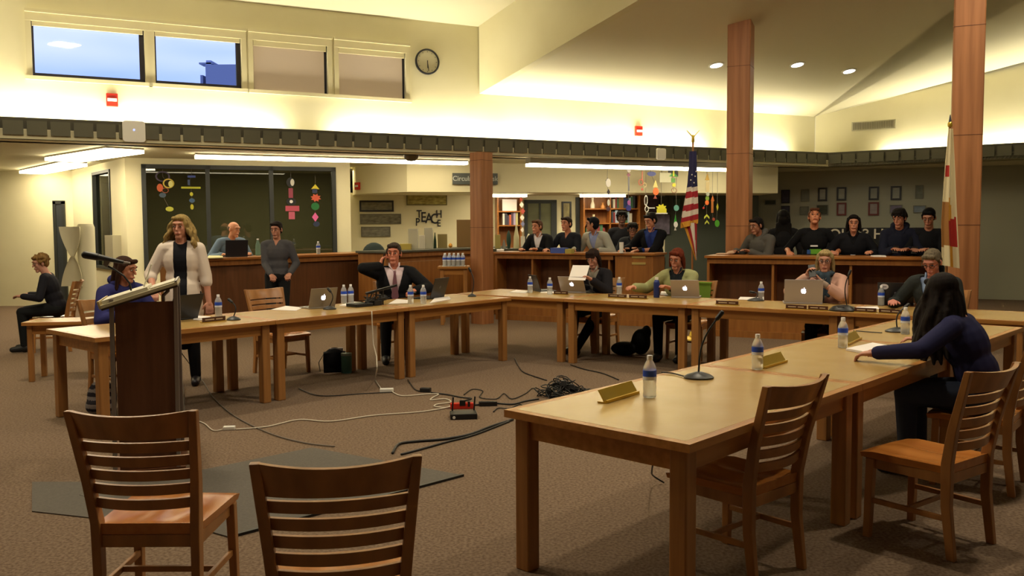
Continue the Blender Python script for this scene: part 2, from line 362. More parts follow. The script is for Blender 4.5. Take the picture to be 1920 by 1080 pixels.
# grey mat on the carpet
ms = [pz(372, 905), pz(610, 836), pz(868, 892), pz(430, 1010)]
u = (ms[1]-ms[0]).normalized(); 
mm = thing('floor_mat', 'flat grey rubber mat with dark edge lying on the carpet behind the near chairs', 'floor mat')
P = [pz(585, 841), pz(868, 893), pz(430, 1009), pz(200, 945)]; P[3] = P[0]+(P[2]-P[1])
MB().prism([(p.x, p.y) for p in P], 0, .008).build('mat_sheet', mat_m, mm)
e = (P[2]-P[1]).normalized(); MB().beam(P[1]+V((0, 0, .008)), P[2]+V((0, 0, .008)), .022, .014).build('mat_edge', black_m, mm)
P2 = [pz(60, 905), pz(372, 905), pz(330, 990), pz(60, 960)]
MB().prism([(p.x, p.y) for p in P2], 0, .006).build('floor_mat', mat_m)
tag(bpy.data.objects['floor_mat.001'], 'worn grey mat under the near left slatted chair', 'floor mat')
# ================================================================== lamps
def fixture(name, label, A, B, wd, z, pw__, group=None):
    A, B = V(A), V(B); c = (A+B)/2; a = atan2((B-A).y, (B-A).x); L = (B-A).length
    t = thing(name, label, 'ceiling light', (c.x, c.y, z), a, group)
    MB().box((-L/2, -wd/2, .05), (L/2, wd/2, (ZHD if z < 2.2 else ZF0)-z-.004)).build('housing', mat('fixture_housing', '9b978a', .5), t)
    MB().prism([(-L/2, -wd/2), (L/2, -wd/2), (L/2, wd/2), (-L/2, wd/2)], 0, .05).build('diffuser', mat('tube_light', 'ffffff', .5, emit=(1.0, .86, .60), es=16), t)
    return t
LZ = 2.67
fixture('fluorescent_light', 'long white ceiling strip light above the left counter', pz(366, 297, LZ), pz(874, 309, LZ), .20, LZ, 0)
fixture('fluorescent_light', 'long white ceiling strip light running behind the national flag', pz(990, 312, 2.60), pz(1400, 322, 2.60), .20, 2.60, 0)
A = pz(118, 303, LZ); B = pz(235, 286, LZ)
fixture('fluorescent_light', 'short ceiling strip light above the corridor, nearest the left corner', A, A+(B-A), .55, LZ, 0)
fixture('fluorescent_light', 'ceiling strip light cut by the left edge, lowest in the photo', pz(60, 326, LZ), pz(138, 311, LZ), .45, LZ, 0)
area('aisle_fill_left', (-4.6, 13.6, 2.62), 2.8, 12, rot=(0, 0, WA), sy=.3); 
# cove uplights on the shelf behind the fascia
def cove(A, U, N, s0, s1, p):
    p = p*.42; L = s1-s0; c = A+U*((s0+s1)/2)+N*(.24); area('cove_lamp', (c.x, c.y, 2.92), L, p*L, (1, .93, .72), rot=(pi-.12, 0, atan2(U.y, U.x)), sy=.14)
def fl(x): p = pw(x, 250, F0, FA); return (p-FS).dot(FU)
for a, b in ((0, 3.9), (4.0, 7.9)): cove(FS, FU, FN, a, b, 55)
for a, b in ((60, 215), (225, 370), (378, 535), (640, 790), (800, 945), (955, 1130), (1140, 1345), (1400, 1500)):
    cove(FS, FU, FN, fl(a), fl(b), 55)
cove(FC, RU, RN, 1.0, 2.6, 55); cove(FC, RU, RN, 2.7, 5.2, 55)
struct('trim_4', MB().prism([(p.x, p.y) for p in (FS, FC, UC, US)], ZF0+.12, ZF0+.13), wall_m)
# recessed downlights in the sloping ceiling
for i, (x, y) in enumerate(((1343, 122), (1495, 121), (1592, 133))):
    p = on_ceiling(x, y); lab = ('left of the tall wooden post', 'first to the right of the tall wooden post', 'nearest the wall vent')[i]
    t = thing('downlight', 'round recessed ceiling downlight ' + lab, 'downlight', p)
    R = V((0, 0, 1)).rotation_difference(V((-SL*FN.x, -SL*FN.y, -1)).normalized()).to_matrix().to_4x4()
    MB(R).lathe([(.13, -.01), (.13, .012), (.10, .012), (.10, -.01)], 24).build('trim_ring', white_m, t)
    MB(R).lathe([(.098, -.008), (.098, .010)], 24).build('lens', mat('downlight_lens', 'ffffff', .4, emit=(1, .9, .78), es=14), t)
for (x, y, p) in ((2.5, 10, 65), (5.5, 9, 65), (4, 5.2, 95), (1.5, 6.5, 95)):
    z = cz((x, y)) - .06
    area('hall_unseen_downlight', (x, y, z), .25, p, (1, .86, .62))  # unseen lamps along the ceiling, added to light the tables and floor
for (x, y, p) in ((-4, 8, 125), (-2.5, 5, 95), (-8, 6.5, 80)): area('hall_fill', (x, y, 5.6), .5, p, (1, .86, .62))  # unseen area lamps added high up to fill the left of the hall
# work room ceiling lights
for i, (x, lab) in enumerate(((945, 'above the small bookcase'), (1130, 'above the wide bookcase'))):
    p = pw(x, 400, B0-BN*.8, BA); fixture('workroom_light', 'flat ceiling light panel ' + lab + ' in the work room', p-BU*.45, p+BU*.45, .2, ZHD-.06, 0)
area('work_fill', (.2, 16.9, 2.15), 4.5, 30, rot=(0, 0, BA), sy=.5)
area('office_fill', (-4.6, 17.3, 2.7), 3, 42, rot=(0, 0, WA), sy=.6)
area('gallery_fill', (7.2, 17.3, 2.7), 1.2, 6, (1, .9, .75), rot=(0, 0, DA), sy=.3)
# ================================================================== furniture
# wooden posts
def post(label, c, s, a, z1, name='wooden_post'):
    t = thing(name, label, 'post', (c[0], c[1], 0), a, kind=None)
    mb = MB(); h = s/2; q = .012
    mb.prism([(-h+q, -h), (h-q, -h), (h, -h+q), (h, h-q), (h-q, h), (-h+q, h), (-h, h-q), (-h, -h+q)], 0, z1); mb.build('post_shaft', post_m, t)
    mb = MB()
    for z in (1.55, 2.62, 3.9):
        if z < z1: mb.box((-h-.002, -h-.002, z), (h+.002, h+.002, z+.006))
    mb.build('post_joint', mat('joint_dark', '5a3420', .6), t)
    return t
p = pd(903, 400, 14.15); post('short brown wooden post under the dark fascia, left of the open shelving counter', p, .27, rad(49), ZF0)
c = pd(1386, 400, 13.2); post('tall wooden post rising to the ceiling behind the national flag', c, .335, rad(-25), cz(c)+.06)
c = pd(1808, 400, 10.65); post('wide wooden post at the right edge behind the white state flag', c, .335, rad(-25), cz(c)+.06)

def counter(name, label, A, a, L, D, zt, bays, mats, end=0, base=.35, closed=False, name2='counter_top'):
    t = thing(name, label, 'counter', (A[0], A[1], 0), a)
    MB().box((-.03, -.04, zt-.035), (L+.03, D, zt)).build(name2, mats[0], t, bevel=.004)
    MB().box((0, 0, 0), (.035, D-.03, zt-.036)).build('end_panel', mats[1], t); MB().box((L-.035, 0, 0), (L, D-.03, zt-.036)).build('end_panel', mats[1], t)
    MB().box((.036, -.002, zt-.11), (L-.036-end, .02, zt-.037)).build('front_rail', mats[1], t)
    MB().box((.036, .02 if not closed else .012, 0), (L-.036, .04, base)).build('plinth_panel', mats[1], t)
    MB().box((.036, -.012, 0), (L-.036, .018 if not closed else .01, .09)).build('kick_board', mats[1], t)
    back = .34 if not closed else .05
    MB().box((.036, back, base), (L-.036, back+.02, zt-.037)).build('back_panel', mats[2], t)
    xs = [L*i/bays for i in range(1, bays)] if isinstance(bays, int) else bays
    for x in xs: MB().box((x-.016, .021 if not closed else .005, .1 if closed else base), (x+.016, back-.001, zt-.111)).build('divider', mats[1], t)
    if not closed: MB().box((.036, .021, base-.02), (L-.036, back-.001, base-.001)).build('shelf_board', mats[1], t)
    if end: MB().box((L-end, -.004, .09), (L-.036, .02, zt-.037)).build('solid_panel', mats[1], t)
    return t
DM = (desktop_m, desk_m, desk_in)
def L3(x, y, A, a, z): p = pw(x, y, A, a); return V((p.x, p.y, z))
CA0, CA1 = V((-4.55, 12.10, 0)), V((-2.31, 14.94, 0)); ca = atan2((CA1-CA0).y, (CA1-CA0).x)
left_counter = counter('service_counter', 'long oak service counter under the dark office window with a person at a laptop', CA0, ca, (CA1-CA0).length, .62, 1.14, [1.55], DM, closed=True, base=.2)
ma = rad(-27); MA = V((-.28, 14.75, 0))
mid_counter = counter('shelving_counter', 'oak counter with open shelf bays, left of the national flag', MA, ma, 2.76, .62, 1.14, [.68, 1.36, 2.03], DM, end=.62)
ra = rad(-24.5); RA0 = V((2.76, 12.38, 0))
right_counter = counter('shelving_counter', 'oak counter with open shelf bays, right of the tall wooden post', RA0, ra, 2.95, .62, 1.14, [.9, 1.9], DM)
BC0 = pz(722, 471, 1.19); BC1 = pz(952, 461.5, 1.19); BC0.z = BC1.z = 0
back_counter = counter('work_counter', 'orange oak counter with dark worktop holding models, behind the man on the phone', BC0, atan2((BC1-BC0).y, (BC1-BC0).x), (BC1-BC0).length, .6, 1.19, [], (mat('dark_worktop', '4b4a3c', .4), desk_m, desk_m), closed=True, base=1.0)
# ---- meeting tables
def table(label, A, a, L, Wd, group=None, zt=.74, name='meeting_table', leg=.078, cat='table', inset=.035):
    t = thing(name, label, cat, (A[0], A[1], 0), a, group)
    e = .042; th = .034
    MB().box((e, e, zt-th+.001), (L-e, Wd-e, zt+.0005)).build('table_top', lam_m, t)
    mb = MB(); mb.box((0, 0, zt-th), (L, e, zt)); mb.box((0, Wd-e, zt-th), (L, Wd, zt)); mb.box((0, e, zt-th), (e, Wd-e, zt)); mb.box((L-e, e, zt-th), (L, Wd-e, zt))
    mb.build('edge_banding', woodx, t)
    i = inset; z0 = zt-th-.095
    for (x0, y0, x1, y1) in ((i+leg, i+.02, L-i-leg, i+.045), (i+leg, Wd-i-.045, L-i-leg, Wd-i-.02), (i+.02, i+leg, i+.045, Wd-i-leg), (L-i-.045, i+leg, L-i-.02, Wd-i-leg)):
        MB().box((x0, y0, z0), (x1, y1, zt-th-.001)).build('apron', woodx, t)
    for x in (i, L-i-leg):
        for y in (i, Wd-i-leg):
            MB().box((x, y, 0), (x+leg, y+leg, zt-th-.001)).build('leg', woodz, t, bevel=.006)
    return t
# left row: inner (camera-side) edge from the near-left corner to the far corner
LA0, LA1 = pz(178, 634, .74), pz(964, 557.5, .74)-V((.03, .03, 0)); la_ = atan2((LA1-LA0).y, (LA1-LA0).x); LL = (LA1-LA0).length/3
LUx = V((cos(la_), sin(la_), 0)); LNx = V((-sin(la_), cos(la_), 0))
for i, s in enumerate(('at the left end behind the lectern', 'in the middle of the left row', 'in front of the man on the phone')):
    A = LA0+LUx*(LL*i); table('tan laminate oak meeting table ' + s, A, la_, LL-.004, .95)
# far row, left end runs behind the left row
MR0 = V((.05, 10.27, 0)); mr = rad(-34.5); MUx = V((cos(mr), sin(mr), 0)); MNx = V((-sin(mr), cos(mr), 0))
MR0 = MR0+MNx*.05
for i, (s0, s1, s) in enumerate(((-.93, .62, 'at the far corner of the two rows'), (.62, 2.12, 'before the reading woman in the back row'),
                                 (2.12, 3.67, 'in the back row under the large silver laptop'), (3.67, 5.2, 'before the grey haired man in the back row'))):
    A = MR0+MUx*s0; table('oak meeting table ' + s, A, mr, s1-s0-.004, .95)
# right row: left edge from the near corner
RR0 = pz(945, 768, .74); RR1 = pz(1293, 834, .74); rrv = pz(1560, 628, .74)-RR0; rr = atan2(rrv.y, rrv.x)+.004
RUx = V((cos(rr), sin(rr), 0)); RNx = V((sin(rr), -cos(rr), 0))
RL = 1.70; WR = (RR1-RR0).dot(RNx)
for i, s in enumerate(('nearest the camera with the large microphone', 'in the middle of the right row', 'at the far end of the right row')):
    A = RR0+RUx*(RL*i)+RNx*WR; L = RL-.004 if i < 2 else 1.62
    table('big tan oak meeting table ' + s, A, rr, L, WR)
def onL(x, y): return pz(x, y, .7405)
# side table with the bottle pack
st = pd(868, 500, 13.9); table('small oak side table carrying a pack of water bottles, left of the short post', (st.x-.40, st.y-.02), rad(2), .50, .5, zt=.935, name='side_table', leg=.06)
STZ = .935
# small table by the far left chair
q = pz(205, 604, .62); table('pale low side table beyond the left row, beside the corridor', (q.x-.9, q.y), rad(8), .9, .45, zt=.62, name='side_table', leg=.05)
# ---- chairs
def make_chair(label):
    t = thing('slat_back_chair', label, 'chair')
    zs = .440
    def top(u, v):
        w = .202+.018*v; x = (u*2-1)*w; y = -.215+.44*v+(.012*(1-(2*u-1)**2) if v > .99 else 0)
        d = .016*exp(-((abs(2*u-1)-.45)/.3)**2)*sin(pi*min(1, max(0, v*1.05)))
        z = zs-d-.012*max(0, v-.85)/.15*1.0
        return (x, y, z+.008*(1 if v < .06 else 0))
    def bot(u, v):
        p = top(u, v); return (p[0]*.97, p[1]*.985, zs-.036)
    MB().grid(top, 16, 14, bot).build('seat', seat_m, t, smooth='auto')
    for s in (-1, 1):
        mb = MB(); pts = [(s*.19, -.235, 0), (s*.188, -.205, .25), (s*.19, -.205, .45), (s*.205, -.235, .62), (s*.230, -.312, .905)]
        w = [(.030, .040), (.034, .046), (.036, .05), (.034, .044), (.030, .032)]
        vs = []
        for (x, y, z), (a, b) in zip(pts, w): vs += [(x-a/2, y-b/2, z), (x+a/2, y-b/2, z), (x+a/2, y+b/2, z), (x-a/2, y+b/2, z)]
        fs = [(3, 2, 1, 0), (16, 17, 18, 19)]
        for k in range(4): fs += [(4*k+i, 4*k+(i+1) % 4, 4*k+4+(i+1) % 4, 4*k+4+i) for i in range(4)]
        mb.add(vs, fs); mb.build('rear_leg', chair_m, t, bevel=.004)
        MB().beam((s*.205, .185, 0), (s*.198, .175, zs-.037), .032, .036, .038, .042).build('front_leg', chair_m, t, bevel=.004)
        MB().beam((s*.197, .165, .19), (s*.189, -.19, .19), .018, .026).build('side_stretcher', chair_m, t, bevel=.003)
        MB().box((s*.19-.01, -.18, zs-.085), (s*.19+.01, .16, zs-.037)).build('side_apron', chair_m, t)
    MB().box((-.178, .155, zs-.085), (.178, .175, zs-.037)).build('front_apron', chair_m, t)
    MB().box((-.17, -.215, zs-.085), (.17, -.195, zs-.037)).build('rear_apron', chair_m, t)
    MB().beam((-.19, -.01, .19), (.19, -.01, .19), .018, .024).build('cross_stretcher', chair_m, t, bevel=.003)
    def backy(z): return -.205 - (z-.45)*.06 - max(0, z-.5)*max(0, z-.5)*.52
    def halfw(z): return .176+(z-.45)*.092
    def slat(z0, z1, nm, th, bow):
        def f(o):
            def g(u, v):
                z = z0+(z1-z0)*v; x = (u*2-1)*halfw(z); c = 1-(2*u-1)**2
                return (x, backy(z)-bow*c+o, z - (.012*c if nm == 'top_rail' and v > .99 else 0))
            return g
        MB().grid(f(-th/2), 14, 3, f(th/2)).build(nm, chair_m, t, smooth='auto')
    slat(.797, .905, 'top_rail', .022, .05)
    for k in range(5):
        z1 = .782-.0575*k; slat(z1-.040, z1, 'slat', .016, .043)
    return t
proto = make_chair('x')
used = [False]
def chair(p, facing, label, group=None, sc=1.0):
    """p: floor position of the seat centre, facing: direction in degrees"""
    a = rad(facing-90)
    if not used[0]:
        used[0] = True; proto.location = (p[0], p[1], 0); proto.rotation_euler = (0, 0, a); proto.scale = (sc,)*3; tag(proto, label, 'chair', group); return proto
    return dup(proto, (p[0], p[1], 0), a, label, group, sc=sc)
def chair_top(xl, yl, xr, yr, label, group=None, sc=1.0, nudge=0):      # from the two upper back corners as seen from behind
    A, B = pz(xl, yl, .905*sc), pz(xr, yr, .905*sc); d = (B-A).normalized(); f = rz(rad(nudge)) @ V((-d.y, d.x, 0)); c = (A+B)/2+f*.312*sc
    return chair(c, math.degrees(atan2(f.y, f.x)), label, group, sc)
chair_top(125, 771, 365, 768, 'oak slat back chair seen from behind at the lower left, its shiny seat showing', nudge=-2)
chair_top(476, 868, 783, 853, 'oak slat back chair seen from behind at the bottom, only its back visible')
chair_top(1441, 724, 1545, 701, 'oak slat back chair tucked under the nearest right table', sc=1.0)
c4 = (V((1.73, 4.36, 0))+V((2.33, 4.20, 0)))/2; chair(c4+V((.03, .02, 0)), 126, 'oak slat back chair at the right edge with glossy orange seat')
q = pz(1535, 1004, .905); chair(q+V((.30, .02, 0)), 128, 'oak chair at the bottom edge of which only a back corner shows')
chair((2.84-.77*.04, 5.22+.64*.04), 140, 'oak chair carrying the woman with long dark hair', sc=1.0)
q = pz(532, 700, 0); chair(q+V((-.02, .03, 0)), -40, 'empty oak slat back chair behind the middle left table')
CHAIRS = {}
# ================================================================== people
def ik(S, Wt, la, lb, pole):
    S, Wt = V(S), V(Wt); d = Wt-S; L = d.length
    if L > (la+lb)*.995: d = d*((la+lb)*.995/L); Wt = S+d; L = d.length
    a = (la*la-lb*lb+L*L)/(2*L); h = sqrt(max(0, la*la-a*a)); dn = d/L; p = V(pole); p = (p-dn*p.dot(dn)); p.normalize()
    return S+dn*a+p*h, Wt
def remesh(name, mb, m, vox, sm, parent=None, cut=None, thick=0, mw=None):
    o = mb.build(name, m, None, recalc=False)
    r = o.modifiers.new('r', 'REMESH'); r.mode = 'VOXEL'; r.voxel_size = vox
    if sm: s_ = o.modifiers.new('s', 'SMOOTH'); s_.iterations = sm; s_.factor = .5
    bpy.context.view_layer.update()
    dg = bpy.context.evaluated_depsgraph_get(); me = bpy.data.meshes.new_from_object(o.evaluated_get(dg)); bpy.data.objects.remove(o)
    if cut:
        b = bmesh.new(); b.from_mesh(me); kill = [f for f in b.faces if cut(f.calc_center_median())]
        bmesh.ops.delete(b, geom=kill, context='FACES')
        for _ in range(8):
            bv = [v for v in b.verts if v.is_boundary]; nw = {}
            for v in bv:
                ns = [e.other_vert(v) for e in v.link_edges if e.is_boundary]
                if len(ns) == 2: nw[v] = v.co*.4+(ns[0].co+ns[1].co)*.3
            for v, c_ in nw.items(): v.co = c_
        b.to_mesh(me); b.free()
    for p in me.polygons: p.use_smooth = True
    me.materials.clear(); me.materials.append(m); me.name = name
    n = bpy.data.objects.new(name, me); COL.objects.link(n)
    if thick: k = n.modifiers.new('t', 'SOLIDIFY'); k.thickness = thick; k.offset = -1
    if parent: n.parent = parent
    return n
SK = {}
def skin(c): return mat('skin_'+c, c, .5, noise=((9, 9, 9), c, .3, .7))
def cloth(c, r=.85): return mat('cloth_'+c, c, r, spec=.2)
def hairm(c): return mat('hair_'+c, c, .72, noise=((90, 90, 14), '%02x%02x%02x' % tuple(max(0, int(int(c[i:i+2], 16)*.72)) for i in (0, 2, 4)), .35, .65), spec=.15)
def person(label, loc, face, h=1.70, pose='stand', lean=0, side=0, twist=0, hy=0, hp=0, hr=0, rh=None, lh=None, rp=(.5, -.6, -.5), lp=(-.5, -.6, -.5),
           rn=None, ln=None, curl=.5, sk='c99272', hair=('short', '2a211c'), top=('top', '33363c', 1.0), bottom='24242a', shoes='1b1b1d', extra=None, seat=.46, build=1.0, legs=True, feet=None, rd=None, ld=None):
    """local frame: +y is where the person faces, +x the person's right"""
    s = h/1.70; k = build
    RT = rz(rad(twist)) @ MX.Rotation(rad(-lean), 4, 'X') @ MX.Rotation(rad(side), 4, 'Y')
    sit = pose == 'sit'
    pz0 = (seat+.11) if sit else .95*s
    P0 = V((0, 0, pz0)); TM = MX.Translation(P0) @ RT
    def tp(x, y, z): return TM @ V((x*s, y*s, z*s))
    b = MB()
    R3 = RT.to_3x3(); E3 = lambda c, r, R=None: (c, [q*s for q in r], R)
    torso = [('e', tp(0, 0, .01), (.165*k, .115*k, .12)), ('e', tp(0, 0, .13), (.145*k, .105*k, .13)), ('e', tp(0, .005, .30), (.165*k, .115*k, .17)),
             ('c', tp(-.128*k, 0, .42), tp(.128*k, 0, .42), .058, .058), ('e', tp(0, .0, .37), (.145*k, .095*k, .09))]
    neck = [('c', tp(0, -.005, .43), tp(0, 0, .485), .072, .055), ('c', tp(0, -.005, .46), tp(0, .015, .585), .056, .050)]
    HM = MX.Translation(tp(0, .022, .640)) @ rz(rad(twist+hy)) @ MX.Rotation(rad(-hp), 4, 'X') @ MX.Rotation(rad(hr), 4, 'Y')
    hs = s*1.05
    def hpnt(x, y, z): return HM @ V((x*hs, y*hs, z*hs))
    HR = HM.to_3x3()
    head = [('eh', hpnt(0, -.008, .022), (.073, .092, .083)), ('eh', hpnt(0, .018, -.045), (.058, .066, .068)), ('c', hpnt(-.012, .062, -.098), hpnt(.012, .062, -.098), .021, .021),
            ('c', hpnt(0, .080, .012), hpnt(0, .100, -.026), .0075, .0115), ('eh', hpnt(.074, -.005, -.012), (.011, .02, .031)), ('eh', hpnt(-.074, -.005, -.012), (.011, .02, .031)),
            ('c', hpnt(-.032, .070, .030), hpnt(.032, .070, .030), .017, .017), ('c', hpnt(-.032, .056, -.02), hpnt(-.03, .05, -.045), .021, .019), ('c', hpnt(.032, .056, -.02), hpnt(.03, .05, -.045), .021, .019),
            ('c', hpnt(-.016, .078, -.062), hpnt(.016, .078, -.062), .012, .012)]
    arms = {}; la, lb = .285*s, .255*s
    prims_u, prims_f, hands = [], [], []
    for sgn, tgt, pole, nrm, hd in ((1, rh, rp, rn, rd), (-1, lh, lp, ln, ld)):
        S = tp(.170*sgn*k, 0, .415)
        if tgt is None: tgt = (sgn*.24*s*k, .05*s, pz0-.10*s if not sit else pz0+.12); nrm = nrm or (-sgn, 0, 0)
        Ept, Wp = ik(S, tgt, la, lb, pole)
        prims_u.append(('c', S, Ept, .049*k, .040)); prims_f.append(('c', Ept, Wp, .039, .028))
        d = (Wp-Ept).normalized()
        if hd: d = V(hd).normalized()
        n = V(nrm or (0, 0, -1)); n = (n-d*n.dot(d)).normalized(); sd = d.cross(n)*sgn
        hh = []
        R = MX((sd, d, n)).transposed()
        hh.append(('eR', Wp+d*.050*s, (.042, .055, .017), R)); hh.append(('c', Wp-d*.01, Wp+d*.03*s, .027, .026))
        for i in range(4):
            L = (.066, .078, .073, .058)[i]*s; o = (1.5-i)*.0215*s; base = Wp+d*.088*s+sd*o
            cv = curl*(1+.08*i); d1 = (d*cos(cv*.7)+n*sin(cv*.7)+sd*(1.5-i)*.05).normalized(); d2 = (d*cos(cv*1.9)+n*sin(cv*1.9)).normalized()
            m_ = base+d1*L*.5; hh.append(('c', base-d*.012, m_, .0098, .0088)); hh.append(('c', m_, m_+d2*L*.5, .0088, .0072))
        tb = Wp+d*.028*s+sd*.030*s; t1 = (d*.6+sd*.75+n*.35).normalized(); t2 = (d*.9+sd*.25+n*.4).normalized()
        hh.append(('c', tb, tb+t1*.034*s, .0135, .0105)); hh.append(('c', tb+t1*.034*s, tb+t1*.034*s+t2*.03*s, .0105, .008))
        hands += hh; arms[sgn] = (S, Ept, Wp, d, n, sd)
    legsp, footp, shin = [], [], []
    for sgn in (1, -1):
        hipj = P0+V((.09*sgn*s, 0, -.03*s)); 
        f = (feet or {}).get(sgn)
        if sit:
            kn = V((.115*sgn*s, .42*s, seat+.055)); an = V(f) if f else V((.12*sgn*s, .40*s, .09))
            if f: kn, _ = ik(hipj, an, .42*s, .42*s, (sgn*.15, 1, .6))
        else:
            an = V(f) if f else V((.10*sgn*s, -.02, .085*s)); kn, _ = ik(hipj, an, .435*s, .41*s, (0, 1, 0))
        legsp.append(('c', hipj, kn, .084*k, .056)); shin.append(('c', kn, an, .054, .038))
        footp.append(('c', an+V((0, -.02, -.035*s)), an+V((.012*sgn, .15*s, -.052*s)), .042, .03)); footp.append(('c', an, an+V((0, .0, -.04)), .04, .042))
    hipp = [('e', P0+V((0, 0, -.02)), (.165*k, .12*k, .11))]
    def put(mb, prims, inf=0, cutp=None):
        for q in prims:
            if q[0] == 'c': mb.cap(q[1], q[2], q[3]*s+inf, q[4]*s+inf)
            elif q[0] == 'e': mb.ell(q[1], [v*s+inf for v in q[2]], R3)
            elif q[0] == 'eh': mb.ell(q[1], [v*s+inf for v in q[2]], HR)
            elif q[0] == 'eR': mb.ell(q[1], [v*s+inf for v in q[2]], q[3])
    put(b, torso+hipp+neck+head+prims_u+prims_f+hands+(legsp+shin+footp if legs else []))
    body = remesh('person', b, skin(sk), .0068, 3)
    body.location = (loc[0], loc[1], loc[2] if len(loc) > 2 else 0); body.rotation_euler = (0, 0, rad(face-90))
    tag(body, label, 'person')
    # face
    ey = MB(); ir = MB()
    for q in (-1, 1):
        ey.ell(hpnt(.030*q, .0765, .004), (.0125*s, .009*s, .0065*s), HR); ir.ell(hpnt(.030*q, .0845, .004), (.0062*s, .0035*s, .006*s), HR)
    ey.build('eyes', mat('eye_white', 'a59a90', .4), body, smooth=True); ir.build('irises', mat('iris_dark', '1e1612', .2), body, smooth=True)
    eb = MB()
    for q in (-1, 1): eb.cap(hpnt(.016*q, .0875, .031), hpnt(.034*q, .086, .034), .003*s, .0032*s, 6); eb.cap(hpnt(.034*q, .086, .034), hpnt(.048*q, .076, .029), .0032*s, .002*s, 6)
    eb.build('eyebrows', hairm(hair[1]), body, smooth=True)
    MB().ell(hpnt(0, .0885, -.062), (.021*s, .006*s, .0055*s), HR).build('lips', mat('lips', 'a0564c', .5), body, smooth=True)
    # hair
    st, hc = hair[0], hair[1]; hb = MB(); hm = hairm(hc)
    def he(x, y, z, rx, ry, rz_): hb.ell(hpnt(x, y, z), (rx*s, ry*s, rz_*s), HR)
    def hcp(a, c, r1, r2): hb.cap(hpnt(*a), hpnt(*c), r1*s, r2*s)
    if st == 'fringe':
        he(0, -.028, .004, .076, .079, .060)
    elif st != 'none':
        he(0, -.022, .035, .0815, .096, .082); he(0, -.045, -.01, .077, .068, .075)
        for q in (-1, 1): hcp((.066*q, .02, .035), (.070*q, .012, -.005), .015, .010)
        hcp((-.04, .058, .078), (.04, .058, .078), .022, .022)
    if st == 'mop':
        for j in range(13):
            a_ = j/13*2*pi; hcp((.05*cos(a_), .045*sin(a_)-.01, .085), (.082*cos(a_), .088*sin(a_)-.012, .045-.02*random.random()-(.02 if sin(a_) < 0 else 0)), .03, .017)
    if st in ('bob', 'bobfringe', 'shoulder', 'long'):
        dn = {'bob': -.11, 'bobfringe': -.115, 'shoulder': -.18, 'long': -.24}[st]
        for q in (-1, 1):
            hcp((.062*q, -.008, .05), (.080*q, -.012, -.05), .026, .022); hcp((.080*q, -.012, -.05), (.084*q, -.005 if st != 'long' else -.03, dn), .022, .016)
        he(0, -.055, -.03, .078, .058, .11)
        for q in (-1, 0, 1): hcp((.045*q, -.06, -.03), (.05*q, -.07, dn), .035, .022)
    if st == 'bobfringe':
        for q in range(-3, 4): hcp((.016*q, .05, .085), (.018*q, .078, .036), .018, .011)
    if st == 'long':
        for q in range(-4, 5): hcp((.02*q, -.06, -.1), (.026*q+random.uniform(-.01, .01), -.105, -.40+random.uniform(-.03, .03)), .030, .012)
    if st == 'waves':
        he(0, -.03, .03, .092, .105, .09)
        for j in range(46):
            a_ = -pi*.98+j/45*pi*1.96; ox, oy = sin(a_), -cos(a_); p = hpnt(.07*ox, .075*oy-.02, .045-.03*(j % 3)); ou = (hpnt(ox, oy, 0)-hpnt(0, 0, 0)); ou.z = 0; ou.normalize(); L_ = (.36+.10*random.random() if oy < .35 else .26+.05*random.random())*(hair[2] if len(hair) > 2 else 1); prev = p; ph_ = random.uniform(0, 6)
            if len(hair) > 2 and oy > .42: continue
            for q in range(1, 8):
                u_ = q/7; nx = p+ou*(.055*u_**.6+.03*u_)+V((.012*sin(ph_+u_*9), .012*cos(ph_+u_*8), -L_*u_)); hb.cap(prev, nx, .019, .018 if q < 6 else .011, 8); prev = nx
    if st == 'pony': hcp((0, -.09, .03), (0, -.135, -.03), .03, .028); hcp((0, -.135, -.03), (.01, -.12, -.16), .026, .012); 
    if st == 'curly':
        for j in range(70):
            u_, v_ = random.random()*2*pi, random.uniform(-.2, 1); rr_ = sqrt(max(0, 1-v_*v_)); y_ = sin(u_)*rr_*.1-.02
            if y_ > .05 and v_ < .55: continue
            q_ = hpnt(cos(u_)*rr_*.088, y_, v_*.09+.03); hb.cap(q_, q_+V((0, 0, .003)), .018*s, .018*s, 8)
    if st != 'none': remesh('hair', hb, hm, .0075, 2, body)
    # clothes
    kind, col, sl = top
    c = cloth(col); cutf = None; inf = .013; th = 0
    up_ = list(prims_u)
    def sleeves(frac):
        o = []
        for sgn in (1, -1):
            S, E, Wp = arms[sgn][:3]
            r1 = (.054*k, .042)
            if frac >= 1: o.append(('c', S, E, .049*k, .041)); f_ = min(1, frac-1); o.append(('c', E, E.lerp(Wp, f_*.97), .040, .040-.010*f_))
            elif frac > 0: o.append(('c', S, S.lerp(E, frac), .049*k, .046))
        return o
    TI = TM.inverted()
    def mk(nm, cm, inf, sl, cutf=None, th=0, low=True, xtra=None):
        m_ = MB(); put(m_, torso+sleeves(sl)+(hipp if low else []), inf)
        if xtra: put(m_, xtra, inf)
        return remesh(nm, m_, cm, .010, 4, body, cutf, th)
    def vcut(w0, z0, z1):
        def f(p):
            q = TI @ p; q = q/s
            return q.y > .02 and z0 < q.z < z1+.03 and abs(q.x) < w0*(q.z-z0)/(z1-z0)
        return f
    sl = sl*2
